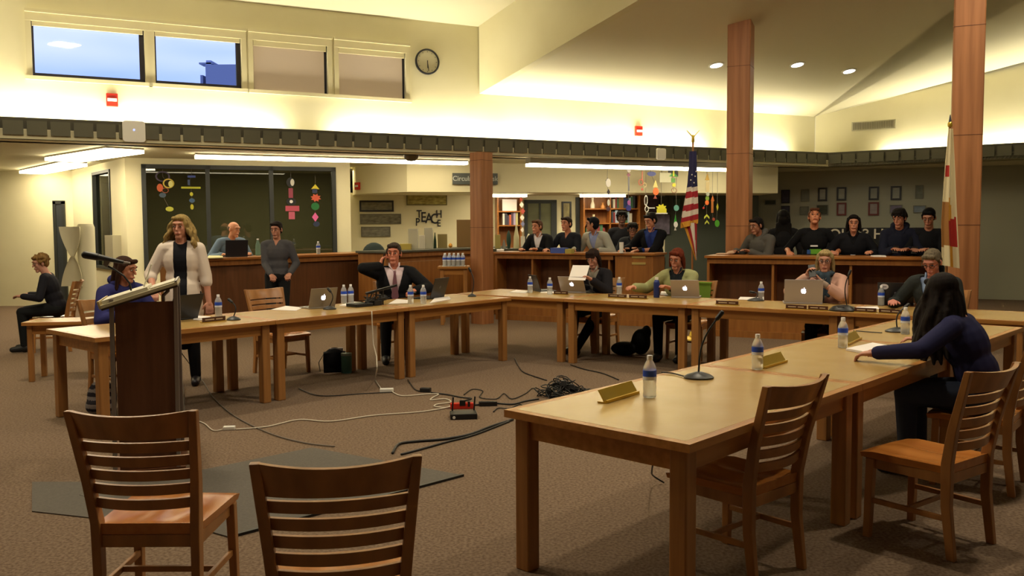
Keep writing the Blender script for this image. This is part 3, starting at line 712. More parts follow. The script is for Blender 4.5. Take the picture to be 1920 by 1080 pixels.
    if kind == 'top': mk('top', c, .013, sl)
    elif kind == 'polo': mk('shirt', c, .014, sl, vcut(.045, .40, .50), .005)
    elif kind in ('suit', 'blazer', 'jacket', 'zip'):
        shirt = extra.get('shirt', 'e6dde0') if extra else 'e6dde0'
        m_ = MB(); put(m_, torso, .007)
        for sgn in (1, -1):
            S, E, Wp = arms[sgn][:3]; m_.cap(E.lerp(Wp, .75), E.lerp(Wp, .99), .038*s, .035*s)
        remesh('shirt', m_, cloth(shirt), .009, 3, body)
        z0 = {'suit': .10, 'blazer': .15, 'jacket': .20, 'zip': .33}[kind]; w = {'suit': .105, 'blazer': .09, 'jacket': .085, 'zip': .06}[kind]
        mk('jacket', c, .024, sl*.97, vcut(w, z0, .47), .008)
        if extra and 'tie' in extra:
            tm_ = MB(TM)
            tm_.add([(x*s, y*s, z*s) for x, y, z in [(-.016, .112*k+.012, .455), (.016, .112*k+.012, .455), (.012, .115*k+.02, .42), (.040, .132*k+.012, .17), (0, .130*k+.010, .10), (-.040, .132*k+.012, .17), (-.012, .115*k+.02, .42)]]
                    + [(x*s, (y-.012)*s, z*s) for x, y, z in [(-.016, .112*k+.012, .455), (.016, .112*k+.012, .455), (.012, .115*k+.02, .42), (.040, .132*k+.012, .17), (0, .130*k+.010, .10), (-.040, .132*k+.012, .17), (-.012, .115*k+.02, .42)]],
                    [(0, 1, 2, 3, 4, 5, 6), (13, 12, 11, 10, 9, 8, 7)]+[(i, (i+1) % 7, 7+(i+1) % 7, 7+i) for i in range(7)])
            tm_.build('necktie', cloth(extra['tie'], .5), body)
        cb = MB(TM)
        for q in (-1, 1): cb.add([(q*.008*s, (.10*k+.035)*s, .445*s), (q*.062*s, .065*s, .50*s), (q*.066*s, .03*s, .535*s), (q*.05*s, .04*s, .535*s), (q*.045*s, .085*s, .50*s)], [(0, 1, 2, 3, 4) if q > 0 else (4, 3, 2, 1, 0)])
        o = cb.build('shirt_collar', cloth(shirt), body); k_ = o.modifiers.new('t', 'SOLIDIFY'); k_.thickness = .008
    elif kind == 'hoodie':
        mk('hoodie', c, .024, sl)
        hb2 = MB(); hb2.cap(tp(-.07, -.05, .52), tp(.07, -.05, .52), .05*s, .05*s); hb2.cap(tp(-.085, .0, .50), tp(-.05, .07, .44), .035*s, .02*s); hb2.cap(tp(.085, .0, .50), tp(.05, .07, .44), .035*s, .02*s); hb2.cap(tp(0, -.09, .47), tp(0, -.08, .40), .07*s, .04*s)
        remesh('hood', hb2, c, .010, 3, body)
    elif kind == 'cardigan':
        inner = (extra or {}).get('inner', '17181f')
        mk('dress', cloth(inner), .012, 0, xtra=[('c', P0, P0-V((0, 0, .18*s)), .155, .16), ('c', P0-V((0, 0, .18*s)), P0-V((0, 0, .42*s)), .16, .17)])
        def cf(p):
            q = (TI @ p)/s
            return q.y > .0 and -1 < q.z < .56 and abs(q.x) < (.062 if q.z > .1 else .062+.05*(.1-q.z))
        mk('cardigan', c, .022, sl, cf, .01, xtra=[('c', P0, P0-V((0, 0, .22*s)), .165*k, .185*k)])
    if bottom and legs:
        m_ = MB(); put(m_, hipp+legsp+shin, .014); remesh('trousers', m_, cloth(bottom), .010, 3, body)
    if legs:
        m_ = MB(); put(m_, footp, .008); remesh('shoes', m_, mat('shoe_'+shoes, shoes, .5), .009, 2, body)
    if extra and extra.get('glasses'):
        g = MB()
        for q in (-1, 1):
            g.tube([hpnt(q*.032+.021*cos(t_*pi/8), .098, .004+.016*sin(t_*pi/8)) for t_ in range(17)], .0026*s, 5)
            g.tube([hpnt(q*.053, .097, .008), hpnt(q*.078, .04, .008), hpnt(q*.080, -.01, .0)], .0024*s, 5)
        g.tube([hpnt(-.011, .099, .008), hpnt(.011, .099, .008)], .0026*s, 5); g.build('eyeglasses', black_m, body)
    if extra and extra.get('scarf'):
        m_ = MB(); 
        for j in range(10):
            a_ = j/10*2*pi; a2 = (j+1)/10*2*pi; m_.cap(tp(.078*cos(a_), .072*sin(a_)+.01, .50), tp(.078*cos(a2), .072*sin(a2)+.01, .50), .028*s, .028*s)
        m_.cap(tp(.02, .09, .48), tp(.03, .125, .22), .035*s, .030*s); m_.cap(tp(-.03, .09, .48), tp(-.04, .12, .27), .030*s, .026*s)
        remesh('scarf', m_, cloth(extra['scarf']), .009, 2, body)
    body['wrists'] = [float(v) for v in (*arms[1][2], *arms[-1][2])]
    TMW = body.matrix_basis.copy() if False else (MX.Translation(body.location) @ rz(rad(face-90)))
    return body, TMW, dict(arms=arms, hp=hpnt, tp=tp, TM=TM)
def fl_(p): return (p[0], p[1])
# ================================================================== the people in the photo
def loc_at(px_, d, z=0): p = pd(px_, 400, d); return (p.x, p.y, z)
def toL(loc, face, p):       # world point -> local of a person
    return rz(-rad(face-90)) @ (V(p)-V((loc[0], loc[1], 0)))
PEOPLE = {}
# standing woman, white cardigan
lc = loc_at(338, 8.75); PEOPLE['w3'] = person('standing blond woman in a long white cardigan over a black dress behind the lectern', lc, -78, 1.70, hair=('waves', 'a98f58', .58), top=('cardigan', 'ddd0c4', .62), bottom='17171b', shoes='26222a', sk='c58a72',
    hy=-12, hp=4, rh=(.24, .20, .98), lh=(-.27, .08, .76), rp=(.6, -.8, -.2), curl=.5, build=.96)
# hooded person bending at the laptop
lc = (-3.74, 8.25, 0); PEOPLE['p2'] = person('person in purple blue hooded top bent toward a laptop behind the lectern', lc, -34, 1.72, 'sit', lean=13, hy=26, hp=12, hair=('shoulder', '3b2419'), top=('hoodie', '2e2f66', 1), bottom='2a2e44', shoes='3a3a44', sk='bd8166',
    rh=(.16, .42, .80), lh=(-.14, .44, .80), curl=.4)
# bald man at counter
lc = loc_at(424, 13.75); PEOPLE['p4'] = person('bald man in a grey blue shirt leaning over a black laptop on the left counter', lc, -48, 1.72, lean=22, hy=26, hp=10, hair=('fringe', '6b5a4a'), top=('polo', '66788a', 1), sk='c98a66', rh=(.26, .40, 1.16), lh=(-.16, .44, 1.16), build=1.05)
lc = loc_at(518, 12.3); PEOPLE['p5'] = person('standing man in a dark grey shirt and black trousers before the left counter', lc, -84, 1.655, hair=('short', '241b18'), top=('polo', '4c4b50', 1), bottom='1d1e20', sk='b98069', hy=-16, hp=10, rh=(.05, .26, .93), lh=(-.20, .20, .94), curl=.9)
# man with the phone
lc = (-1.42, 10.52, 0); PEOPLE['p6'] = person('man in a black suit and mauve tie talking on a phone at the left row', lc, -79, 1.84, 'sit', lean=3, hy=-14, hp=3, hair=('short', '4a3f38'), top=('suit', '15161a', 1), bottom='17171a', sk='c77c62', extra={'tie': '7d5560', 'shirt': 'e2cfd6'},
    rh=(.165, .085, 1.105), lh=(-.22, .40, .83), rp=(.9, .1, -.7), lp=(-.7, -.3, -.2), rd=(-.24, -.10, .95), rn=(-1, -.1, 0), curl=.8, build=1.08)
# students behind the left counter
def kid(k, px_, d, label, face, h, **kw):
    PEOPLE[k] = person(label, loc_at(px_, d), face, h, legs=False if kw.pop('nolegs', False) else True, **kw)
kid('k7', 1020, 15.15, 'student in black jacket and open white collar, leftmost of those leaning on the counter', -122, 1.72, lean=20, hy=-10, hair=('short', '5a3c28'), top=('jacket', '16171b', 1), sk='c68b6e', rh=(.22, .38, 1.17), lh=(-.12, .42, 1.17), extra={'shirt': 'dcdce6'})
kid('k8', 1071, 14.95, 'student in a dark navy shirt with brown hair, second along the left shelving counter', -125, 1.74, lean=12, hy=-8, hair=('short', '33241b'), top=('polo', '1f222b', 1), sk='c4886b', rh=(.26, .36, 1.17), lh=(-.10, .40, 1.17))
kid('k9', 1128, 14.75, 'student in pale grey sweater with black hair, head turned away', -128, 1.78, lean=24, hy=-62, hair=('short', '15161c'), top=('jacket', 'a3a59c', 1), sk='b57f62', rh=(.32, .36, 1.17), lh=(-.2, .40, 1.17), extra={'shirt': '8d9ccb'})
kid('k10', 1187, 14.75, 'student with glasses in a dark jacket crouching low over the counter end', -100, 1.64, lean=16, hp=10, hair=('mop', '191514'), top=('zip', '26282e', 1), sk='9c6a50', rh=(.14, .40, 1.17), lh=(-.10, .40, 1.17), extra={'glasses': 1, 'shirt': '2b2d35'})
kid('k11', 1166, 15.5, 'dark haired student standing behind the others, mostly hidden', -95, 1.82, hair=('mop', '17110f'), top=('top', '1d1d22', 1), sk='6b4635')
kid('k12', 1226, 14.35, 'student in black suit and blue tie standing at the right end of the counter', -118, 1.79, lean=12, hy=-28, hp=20, hair=('short', '181413'), top=('suit', '121318', 1), bottom='101115', sk='bd8468', rh=(.42, .28, 1.18), lh=(.1, .42, 1.17), extra={'tie': '23306e', 'shirt': '27397a'})
# students behind the right counter
kid('p15', 1437, 12.85, 'person in a grey hooded sweater looking down left, beside the tall post', -140, 1.72, lean=20, hy=-12, hp=14, hair=('short', '1c1716'), top=('hoodie', '55534f', 1), sk='9c6b52', rh=(.28, .34, 1.18), lh=(-.02, .40, 1.18))
kid('p16', 1469, 13.7, 'person with very long dark hair seen from behind near the tall post', 78, 1.80, hair=('long', '14100f'), top=('top', '19181a', 1), sk='9a6c55')
kid('p17', 1527, 12.6, 'student in black printed shirt with head tipped back, behind the right counter', -108, 1.80, hy=4, hp=-20, lean=4, hair=('short', '5b3622'), top=('top', '121316', .5), sk='c47f5c', rh=(.34, .26, 1.18), lh=(-.30, .26, 1.18))
kid('p18', 1601, 12.4, 'student with a dark bob of hair in a black jacket, centre of the right counter', -112, 1.71, hy=2, hp=4, lean=8, hair=('bob', '16100f'), top=('zip', '14151b', 1), sk='bd8064', rh=(.28, .30, 1.18), lh=(-.24, .30, 1.18), extra={'shirt': '101014'})
kid('p19', 1689, 12.15, 'student in a navy hooded sweater looking left at a phone, right counter', -120, 1.79, lean=12, hy=-18, hp=16, hair=('mop', '1d1715'), top=('hoodie', '1a1d2e', 1), sk='b57a60', rh=(.05, .42, 1.22), lh=(-.16, .40, 1.22))
kid('p20', 1744, 11.95, 'student in black with cropped black hair looking down, beside the white flag', -122, 1.79, lean=10, hy=-4, hp=24, hair=('short', '0f0e10'), top=('top', '14151a', 1), sk='b37c63', rh=(.16, .42, 1.22), lh=(-.05, .42, 1.22))
# back row
lc = (1.10, 11.10, 0); PEOPLE['w13'] = person('dark haired woman in black jacket reading a sheet in the back row', lc, -124, 1.64, 'sit', lean=12, hy=4, hp=22, hair=('bobfringe', '2b1c18'), top=('jacket', '1d1b20', 1), bottom='0d0d10', sk='bb8470', extra={'shirt': '8a8478'},
    rh=(.16, .36, .93), lh=(-.12, .38, .90), feet={1: (.10, .50, .09), -1: (-.08, .72, .09)})
lc = (2.02, 10.42, 0); PEOPLE['w14'] = person('seated woman with red brown hair in a pale green jacket behind a silver laptop', lc, -120, 1.70, 'sit', lean=14, hy=-6, hp=20, hr=-6, hair=('bob', '6b2c18'), top=('blazer', '9a9c6e', 1), bottom='0e0e12', sk='c07f66', extra={'shirt': '20242a'},
    rh=(.46, .34, .84), lh=(-.02, .42, .84), feet={1: (.12, .45, .09), -1: (-.12, .40, .09)})
lc = (3.36, 9.38, 0); PEOPLE['w21'] = person('seated older woman with blond hair, glasses and blue scarf, raising a phone', lc, -112, 1.66, 'sit', lean=6, hp=8, hy=-3, hair=('bob', 'a89263'), top=('jacket', 'bd9484', 1), bottom='101216', sk='c88f78', extra={'glasses': 1, 'scarf': '3b4a56', 'shirt': 'a08e80'},
    rh=(.17, .30, 1.02), lh=(.03, .30, .97), rp=(.8, -.3, -.7), lp=(-.8, 0, -.6), rd=(-.3, .2, .8), ld=(.4, .1, .6), curl=.7)
lc = (4.25, 8.72, 0); PEOPLE['m22'] = person('seated grey haired man in a dark blazer and blue shirt looking down, at right', lc, -132, 1.76, 'sit', lean=16, hy=-4, hp=28, hair=('short', '6d6250'), top=('suit', '2b2f2f', 1), bottom='1c1e20', sk='c58070', extra={'tie': '1c2a58', 'shirt': '7f93b8', 'glasses': 1},
    rh=(.30, .38, .80), lh=(-.12, .40, .80), build=1.04)
lc = (2.84, 5.22, 0); PEOPLE['f23'] = person('woman with long dark hair in navy top, leaning on the right row', lc, 140, 1.68, 'sit', lean=22, hp=16, hy=-46, hair=('waves', '1d1513'), top=('top', '232447', 1), bottom='3a4257', shoes='2a2a30', sk='b9816b',
    rh=(.24, .40, .80), lh=(-.42, .50, .80), lp=(-.6, -.3, -.2), ln=(0, 0, -1), build=1.08)
lc = loc_at(101, 11.3); PEOPLE['p1'] = person('seated person with curly blond hair and dark clothes at the far left edge', lc, -165, 1.58, 'sit', lean=16, hy=30, hp=14, hair=('curly', '8c6a3c'), top=('top', '1c1c24', 1), bottom='17191b', sk='b78470', rh=(.15, .36, .72), lh=(-.15, .36, .72))
# chairs under them
def seat_for(k, label, off=0, turn=0):
    o = PEOPLE[k][0]; f = math.degrees(o.rotation_euler[2])+90; d = V((cos(rad(f)), sin(rad(f)), 0)); q = V(o.location)+d*.06+V((d.y, -d.x, 0))*off
    chair((q.x, q.y), f+turn, label)
seat_for('p6', 'oak chair under the man in the suit'); seat_for('w13', 'oak chair under the woman reading a paper')
seat_for('w14', 'oak chair draped with a green jacket, under the red haired woman', off=-.12); seat_for('w21', 'oak chair behind the woman with glasses and scarf'); seat_for('m22', 'oak chair under the grey haired man in the blazer')
seat_for('p2', 'oak chair under the person in the purple hooded top'); seat_for('p1', 'oak slat back chair under the curly haired person at the far left')
# ================================================================== things on the tables
TZ = .7412
def tb(x, y, z=TZ): return pz(x, y, z)
def mk_bottle(label):
    t = thing('water_bottle', label, 'bottle')
    MB().lathe([(.020, 0), (.031, .004), (.0325, .012), (.031, .03), (.0325, .05), (.031, .065), (.0325, .08), (.0325, .135), (.030, .150), (.020, .172), (.0125, .184), (.0125, .190)], 20).build('bottle_body', glassb, t, smooth='auto')
    MB().lathe([(.0332, .088), (.0332, .104)], 20).build('label_lower_band', mat('label_white', 'd7e0f0', .4), t, smooth='auto')
    MB().lathe([(.0334, .104), (.0334, .134)], 20).build('label', water_m, t, smooth='auto')
    MB().lathe([(.0140, .184), (.0140, .202), (.013, .205)], 16).build('cap', capw, t, smooth='auto')
    return t
bot0 = None
def bottle(p, label, group=None, sc=1.0):
    global bot0
    if bot0 is None:
        bot0 = mk_bottle(label); bot0.location = p; bot0.scale = (sc,)*3; tag(bot0, group=group); return bot0
    return dup(bot0, p, random.uniform(0, 6), label, group, sc=sc)
BL = [((1218, 745), 'water bottle nearest the camera, beside the first brass name plate'), ((1420, 693), 'water bottle beside the second brass name plate of the right row'),
      ((1580, 652), 'water bottle at the woman in navy, just left of her paper'), ((1697, 627), 'water bottle next to the second microphone on the right row'),
      ((1652, 573), 'water bottle beside the black laptop with the round white sticker'), ((1427, 563), 'water bottle left of the large silver laptop in the back row'),
      ((1161, 551), 'water bottle right of the woman reading paper'), ((1031, 552), 'water bottle left of the reading woman’s silver laptop'), ((994, 549), 'water bottle at the far corner, beside the upright dark laptop'),
      ((794, 570), 'water bottle right of the suited man, beside the black laptop'), ((770, 570), 'water bottle just in front of the suited man’s hand'),
      ((645, 569), 'left one of the two touching water bottles on the left row'), ((658, 568), 'right one of the two touching water bottles on the left row'), ((410, 593), 'water bottle near the left end of the left row, behind a name plate')]
for (x, y), l in BL: bottle(tb(x, y), l)
bottle(pz(597, 476.5, 1.141), 'water bottle standing on the left counter near the window', sc=1.0)
b = thing('glass_bottle', 'tall green tinted bottle on the left counter beside the black laptop', 'bottle', pz(484, 479, 1.141))
MB().lathe([(.036, 0), (.038, .01), (.038, .16), (.03, .19), (.016, .22), (.016, .245)], 18).build('bottle_body', mat('green_tint', 'a8cfc0', .1, trans=.7, ior=1.2), b, smooth='auto'); MB().lathe([(.017, .24), (.017, .262)], 12).build('cap', capw, b)
sq = V((st.x-.40, st.y-.02, 0))
for j in range(3):
    for i in range(5): bottle((sq.x+.10+.072*i, sq.y+.14+.072*j, STZ+.004), 'one of the packed water bottles on the small side table', 'pack of water bottles on the side table')
MB().box((sq.x+.06, sq.y+.095, STZ+.001), (sq.x+.43, sq.y+.33, STZ+.004)).build('bottle_tray', mat('tray_film', 'c9ccd2', .3)); tag(bpy.data.objects['bottle_tray'], 'flat clear tray under the packed water bottles', 'tray')
b = thing('sports_bottle', 'dark blue metal drinking bottle left of the red haired woman’s laptop', 'bottle', tb(1231, 558))
MB().lathe([(.033, 0), (.035, .006), (.035, .17), (.028, .195), (.02, .205)], 20).build('bottle_body', mat('navy_metal', '2c3a78', .3, metal=.3), b, smooth='auto'); MB().lathe([(.02, .205), (.021, .235)], 14).build('cap', white_m, b)
# laptops
apple = [(0, -.02), (.007, -.0235), (.013, -.019), (.018, -.009), (.0145, -.0005), (.0165, .008), (.011, .013), (.004, .0125), (0, .011), (-.004, .0125), (-.011, .013), (-.017, .007), (-.018, -.003), (-.0155, -.013), (-.009, -.022)]
def laptop(label, p, userdir, w=.325, d=.225, lidm=None, ang=108, logo=None, basem=None):
    t = thing('laptop', label, 'laptop', p, rad(userdir-90)); lidm = lidm or alu_m
    MB().box((-w/2, 0, 0), (w/2, d, .014)).build('base', basem or lidm, t, bevel=.003)
    MB().box((-w/2+.02, .02, .0142), (w/2-.02, d*.55, .0155)).build('keyboard', black_m, t)
    A = MX.Translation((0, .004, .014)) @ MX.Rotation(rad(ang-90), 4, 'X')
    MB(A).box((-w/2, -.004, 0), (w/2, .003, d*.99)).build('lid', lidm, t, bevel=.003)
    MB(A).box((-w/2+.012, .0031, .014), (w/2-.012, .0045, d*.94)).build('screen', mat('laptop_screen', '20242c', .2, emit='8a9bb5', es=.25), t)
    if logo:
        M2 = A @ MX.Translation((0, -.0045, d*.52)) @ MX.Rotation(rad(90), 4, 'X')
        if logo == 'fruit':
            k = 1.45; m = mat('lit_logo', 'ffffff', .4, emit='f4f4ff', es=1.6)
            mb = MB(M2); mb.prism([(x*k, y*k) for x, y in apple], 0, .0015); mb.build('lid_logo', m, t)
            MB(M2).prism([(0, .0145*k), (.006*k, .016*k), (.0065*k, .024*k), (.0015*k, .0215*k)], 0, .0015).build('lid_logo_leaf', m, t)
        elif logo == 'ring':
            MB(M2).lathe([(.018, 0), (.018, .001), (.014, .0015), (.014, 0)], 20).build('lid_logo', mat('logo_grey', '8c8c92', .3, metal=.6), t)
        elif logo == 'sticker':
            MB(M2).lathe([(.012, 0), (.012, .001)], 16).build('lid_logo', mat('logo_grey', '8c8c92', .3, metal=.6), t)
            M3 = A @ MX.Translation((-.105, -.0045, d*.80)) @ MX.Rotation(rad(90), 4, 'X') @ MX.Diagonal((1.35, 1, 1, 1))
            MB(M3).lathe([(.030, 0), (.030, .001)], 24).build('round_sticker', mat('sticker_white', 'e2dfe6', .4), t)
            MB(M3).box((-.016, -.004, .001), (.016, .004, .0014)).build('sticker_print', mat('print_grey', '55566a', .5), t)
    return t
blk = mat('laptop_black', '1c1b20', .35)
laptop('silver laptop with glowing lid logo beside loose papers on the left row', tb(604, 578), 130, .30, .21, logo='fruit', lidm=mat('laptop_dim', '9a948c', .4, metal=.5))
laptop('black laptop with a round lid badge at the right of the suited man', tb(820, 559.5), 155, .33, .24, lidm=blk, logo='ring')
laptop('dark laptop standing upright at the far corner of the tables', tb(1006, 546), 20, .30, .21, lidm=blk)
laptop('silver laptop in front of the woman reading a paper', tb(1075, 549), 66, .33, .23, logo='fruit', ang=122)
laptop('silver laptop in front of the red haired woman', tb(1285, 558.5), 72, .32, .225, logo='fruit', ang=118)
laptop('large silver laptop before the woman with glasses and scarf', tb(1506, 570), 76, .385, .25, logo='fruit', ang=100)
laptop('black laptop with a round white sticker before the grey haired man', tb(1679, 573), 62, .335, .235, lidm=blk, logo='sticker', ang=106)
laptop('black laptop with open lid just right of the lectern', tb(344, 600), 150, .33, .24, lidm=blk, ang=112)
laptop('black laptop on the left counter in front of the bald man', pz(444, 481.5, 1.142), 128, .34, .24, lidm=blk, ang=96)
# gooseneck microphones
def gmic(label, base, tip, r=.075, bend=.12):
    p = tb(*base); q = pd(tip[0], tip[1], p.y+.05)-p; t = thing('desk_microphone', label, 'microphone', p)
    pr = [(r*1.0, 0), (r*1.02, .008), (r*.8, .020), (r*.35, .032), (r*.18, .036)]
    MB(MX.Diagonal((1, .82, 1, 1))).lathe(pr, 22).build('microphone_base', mat('mic_grey', '3a3c3e', .4), t, smooth='auto')
    pts = [V((0, 0, .03))]
    for i in range(1, 9):
        k = i/8; pts.append(V((0, 0, .03)).lerp(q, k)+V((-bend*.25*sin(pi*k)*(1 if q.x > 0 else -1), 0, bend*.12*sin(pi*k))))
    MB().tube(pts, .0055, 8).build('gooseneck', black_m, t, smooth='auto')
    d = (pts[-1]-pts[-2]).normalized(); MB().cap(pts[-1]-d*.005, pts[-1]+d*.035, .013, .014, 10).build('microphone_head', black_m, t, smooth='auto')
    return t
gmic('large black gooseneck microphone on the nearest right table', (1310, 709), (1346, 596), .080)
gmic('black gooseneck microphone by the bottle at the far right table', (1682, 622), (1697, 576), .088)
gmic('small gooseneck microphone on the left row beside the name plate', (438, 600), (434, 566), .062)
gmic('small gooseneck microphone in front of the silver laptop on the left row', (618, 580), (619, 546), .066)
gmic('thin gooseneck microphone at the far end of the left row', (885, 556), (882, 508), .05)
gmic('low microphone base right of the reading woman’s laptop', (1106, 549), (1101, 535), .07)
gmic('low microphone base left of the large silver laptop', (1417, 564), (1413, 548), .09)
gmic('tall gooseneck microphone rising beside the woman with the scarf', (1588, 579), (1592, 514), .09)
# name plates
def plate(label, A, B, seen='back', h=.05, textm=None):
    A, B = tb(*A), tb(*B); d = B-A; L = d.length; t = thing('name_plate', label, 'name plate', A, atan2(d.y, d.x))
    MB().box((0, 0, 0), (L, .05, .006)).build('stand', gold_m, t)
    if seen == 'back':
        MB().add([(0, .01, .006), (L, .01, .006), (L, .045, h+.01), (0, .045, h+.01), (0, .016, .006), (L, .016, .006), (L, .049, h+.01), (0, .049, h+.01)], [(0,1,2,3),(7,6,5,4),(0,4,5,1),(1,5,6,2),(2,6,7,3),(3,7,4,0)]).build('plate', gold_m, t)
        MB().box((.004, -.002, .006), (L-.004, .008, .014)).build('holder_lip', gold_m, t)
    else:
        MB().box((.003, .012, .006), (L-.003, .02, h)).build('plate', mat('plate_brown', '4a2c20', .35), t)
        for k, (a, b) in enumerate(((.12, .5), (.58, .86))): MB().box((L*a, .0108, h*.44), (L*b, .012, h*.66)).build('lettering', mat('plate_letters', 'b9a68c', .5), t)
    return t
plate('brass name plate nearest the camera, seen from behind', (1137, 757), (1199, 738))
plate('brass name plate beside the second bottle of the right row', (1434, 692), (1477, 679))
plate('brass name plate behind the bottle at the woman in navy', (1591, 648), (1616, 636))
plate('brass name plate partly hidden behind the long haired woman', (1722, 617), (1746, 604))
plate('wooden name plate on the left row behind the lectern', (381, 606), (425, 601.5), 'front', .045)
for i, (a, b, l) in enumerate((((1037, 552), (1064, 553), 'small name plate under the reading woman’s laptop'), ((1139, 558), (1174, 559.5), 'left name plate of the pair beside the reading woman'), ((1178, 559.5), (1212, 561), 'right name plate of the pair beside the reading woman'),
        ((1341, 571), (1384, 573), 'dark name plate standing alone between the two silver laptops'), ((1472, 579), (1512, 581), 'name plate directly under the large silver laptop'), ((1514, 581), (1552, 583), 'name plate right below the scarf wearer’s elbow'),
        ((1601, 585), (1643, 587), 'name plate left of the black laptop with the sticker'), ((1646, 587), (1690, 590), 'name plate directly in front of the black laptop with the sticker'))): plate(l, a, b, 'front', .042)
# papers
def sheet(label, pts, z=TZ, th=.003, m=None, name='paper_sheet', cat='paper'):
    P = [pz(x, y, z) for x, y in pts]; c = sum(P, V())/len(P); o = MB().prism([(p.x-c.x, p.y-c.y) for p in P], 0, th).build(name, m or paper_m); o.location = (c.x, c.y, z+.0004); return tag(o, label, cat)
sheet('loose white papers before the empty chair on the left row', [(508, 581), (555, 583), (568, 577), (536, 574)])
sheet('white sheet beside the black laptop behind the lectern', [(362, 600), (382, 601), (395, 594), (366, 592)])
sheet('white papers under the two bottles on the left row', [(636, 573), (668, 575), (690, 568), (662, 566)])
sheet('papers under the suited man’s left hand', [(728, 570), (764, 569), (768, 563), (744, 561)])
sheet('folded papers in front of the black laptop in the left row', [(806, 569), (845, 562), (842, 557), (815, 560)], th=.008)
sheet('white sheet at the far corner of the tables', [(955, 548), (985, 550), (992, 546), (968, 544)])
sheet('orange tinted papers between the bottles at the far corner', [(1013, 549), (1046, 550), (1040, 545), (1018, 544)], th=.004)
sheet('white notepad left of the red haired woman’s laptop', [(1238, 553), (1262, 554), (1262, 549), (1240, 548)], th=.012)
sheet('open white papers left of the large silver laptop', [(1384, 562), (1425, 563), (1424, 558), (1388, 557)])
sheet('long white papers left of the black laptop with the sticker', [(1602, 582), (1650, 580), (1645, 575), (1606, 576)])
sheet('thick white booklet under the woman in navy’s hand', [(1586, 657), (1645, 668), (1688, 655), (1636, 646)], th=.014, name='booklet', cat='booklet')
sheet('white paper on the right counter, centre', [(1632, 481), (1662, 482), (1660, 478), (1634, 477)], z=1.141)
sheet('yellow pad on the left counter by the bald man', [(388, 485), (418, 484), (418, 479), (392, 480)], z=1.141, th=.012, m=mat('pad_yellow', 'd8cf9a', .7), name='notepad', cat='notepad')
sheet('white label card on the left end of the shelving counter', [(931, 471), (945, 471), (945, 467), (932, 467)], z=1.141, th=.02, name='label_card', cat='card')
# devices heap near the man in the suit
c0 = tb(695, 574)
t = thing('camera_gear', 'heap of black recording gear and clamps on the left row before the suited man', 'recording gear', c0, la_)
MB().box((-.20, -.02, 0), (.02, .16, .035)).build('recorder_body', mat('gear_black', '1e2023', .4), t, bevel=.006)
MB().box((.05, .0, 0), (.16, .12, .055)).build('camera_body', mat('gear_black', '1e2023', .4), t, bevel=.006)
MB().cyl((.16, .06, .05), (.25, .05, .075), .026, .03).build('lens_barrel', black_m, t, smooth='auto')
MB().beam((-.02, .05, .13), (.36, .0, .20), .03, .025).build('shotgun_microphone', black_m, t, bevel=.005)
for (a, b) in (((.02, .06, .03), (.06, .04, .15)), ((.10, .05, .05), (.12, .04, .17)), ((-.04, .02, .03), (.00, .05, .14)), ((.2, .04, .0), (.2, .03, .17))): MB().cyl(a, b, .007).build('support_arm', black_m, t)
random.seed(4)
for j in range(4):
    pts = [V((random.uniform(-.12, .25), random.uniform(-.05, .14), .03+random.uniform(0, .10))) for _ in range(7)]
    MB().tube([pts[i].lerp(pts[i+1], k/4) for i in range(6) for k in range(4)], .004, 5).build('cable', black_m, t)
t = thing('speaker_phone', 'black conference phone with green cloth at the right of the scarf wearer', 'phone', tb(1580, 583), mr)
MB(MX.Diagonal((1, .8, 1, 1))).lathe([(.12, 0), (.125, .012), (.09, .045), (.03, .058)], 3*8).build('phone_body', black_m, t, smooth='auto'); MB().box((-.03, -.075, .035), (.03, -.02, .05)).build('keypad', mat('mic_grey', '3a3c3e', .4), t)
# phones in hands
def held(k, sgn, label, off=(0, 0, 0), rot=(70, 0, 0), name='mobile_phone', dims=(.072, .010, .145), m=None, cat='phone'):
    body, TW, inf = PEOPLE[k]; S, E, Wp, d, n, sd = inf['arms'][sgn]; c = TW @ (Wp+d*.085+n*.022+V(off))
    o = MB().cbox((0, 0, 0), dims).build(name, m or black_m, bevel=.004); o.location = c
    o.rotation_euler = (rad(rot[0]), rad(rot[1]), rad(rot[2])+body.rotation_euler.z); return tag(o, label, cat)
held('p6', 1, 'black phone held to the suited man’s ear', (0, 0, 0), (-8, -8, 80))
held('p6', -1, 'black phone in the suited man’s lower hand', (0, .02, .02), (80, 0, 20))
held('w21', -1, 'dark phone held up by the woman with glasses and scarf', (.02, .03, .06), (30, 10, 0))
held('p19', 1, 'phone held by the student in navy on the right counter', (0, 0, .01), (50, 0, 0)); held('p20', 1, 'phone held by the student beside the white flag', (0, 0, .01), (50, 0, 0))
held('p15', 1, 'dark device in the hands of the person in grey', (0, 0, .0), (70, 0, 0))
held('w13', 1, 'white sheet of paper held by the dark haired woman', (-.06, .02, .03), (52, 0, 15), 'paper_sheet', (.215, .002, .28), paper_m, 'paper')
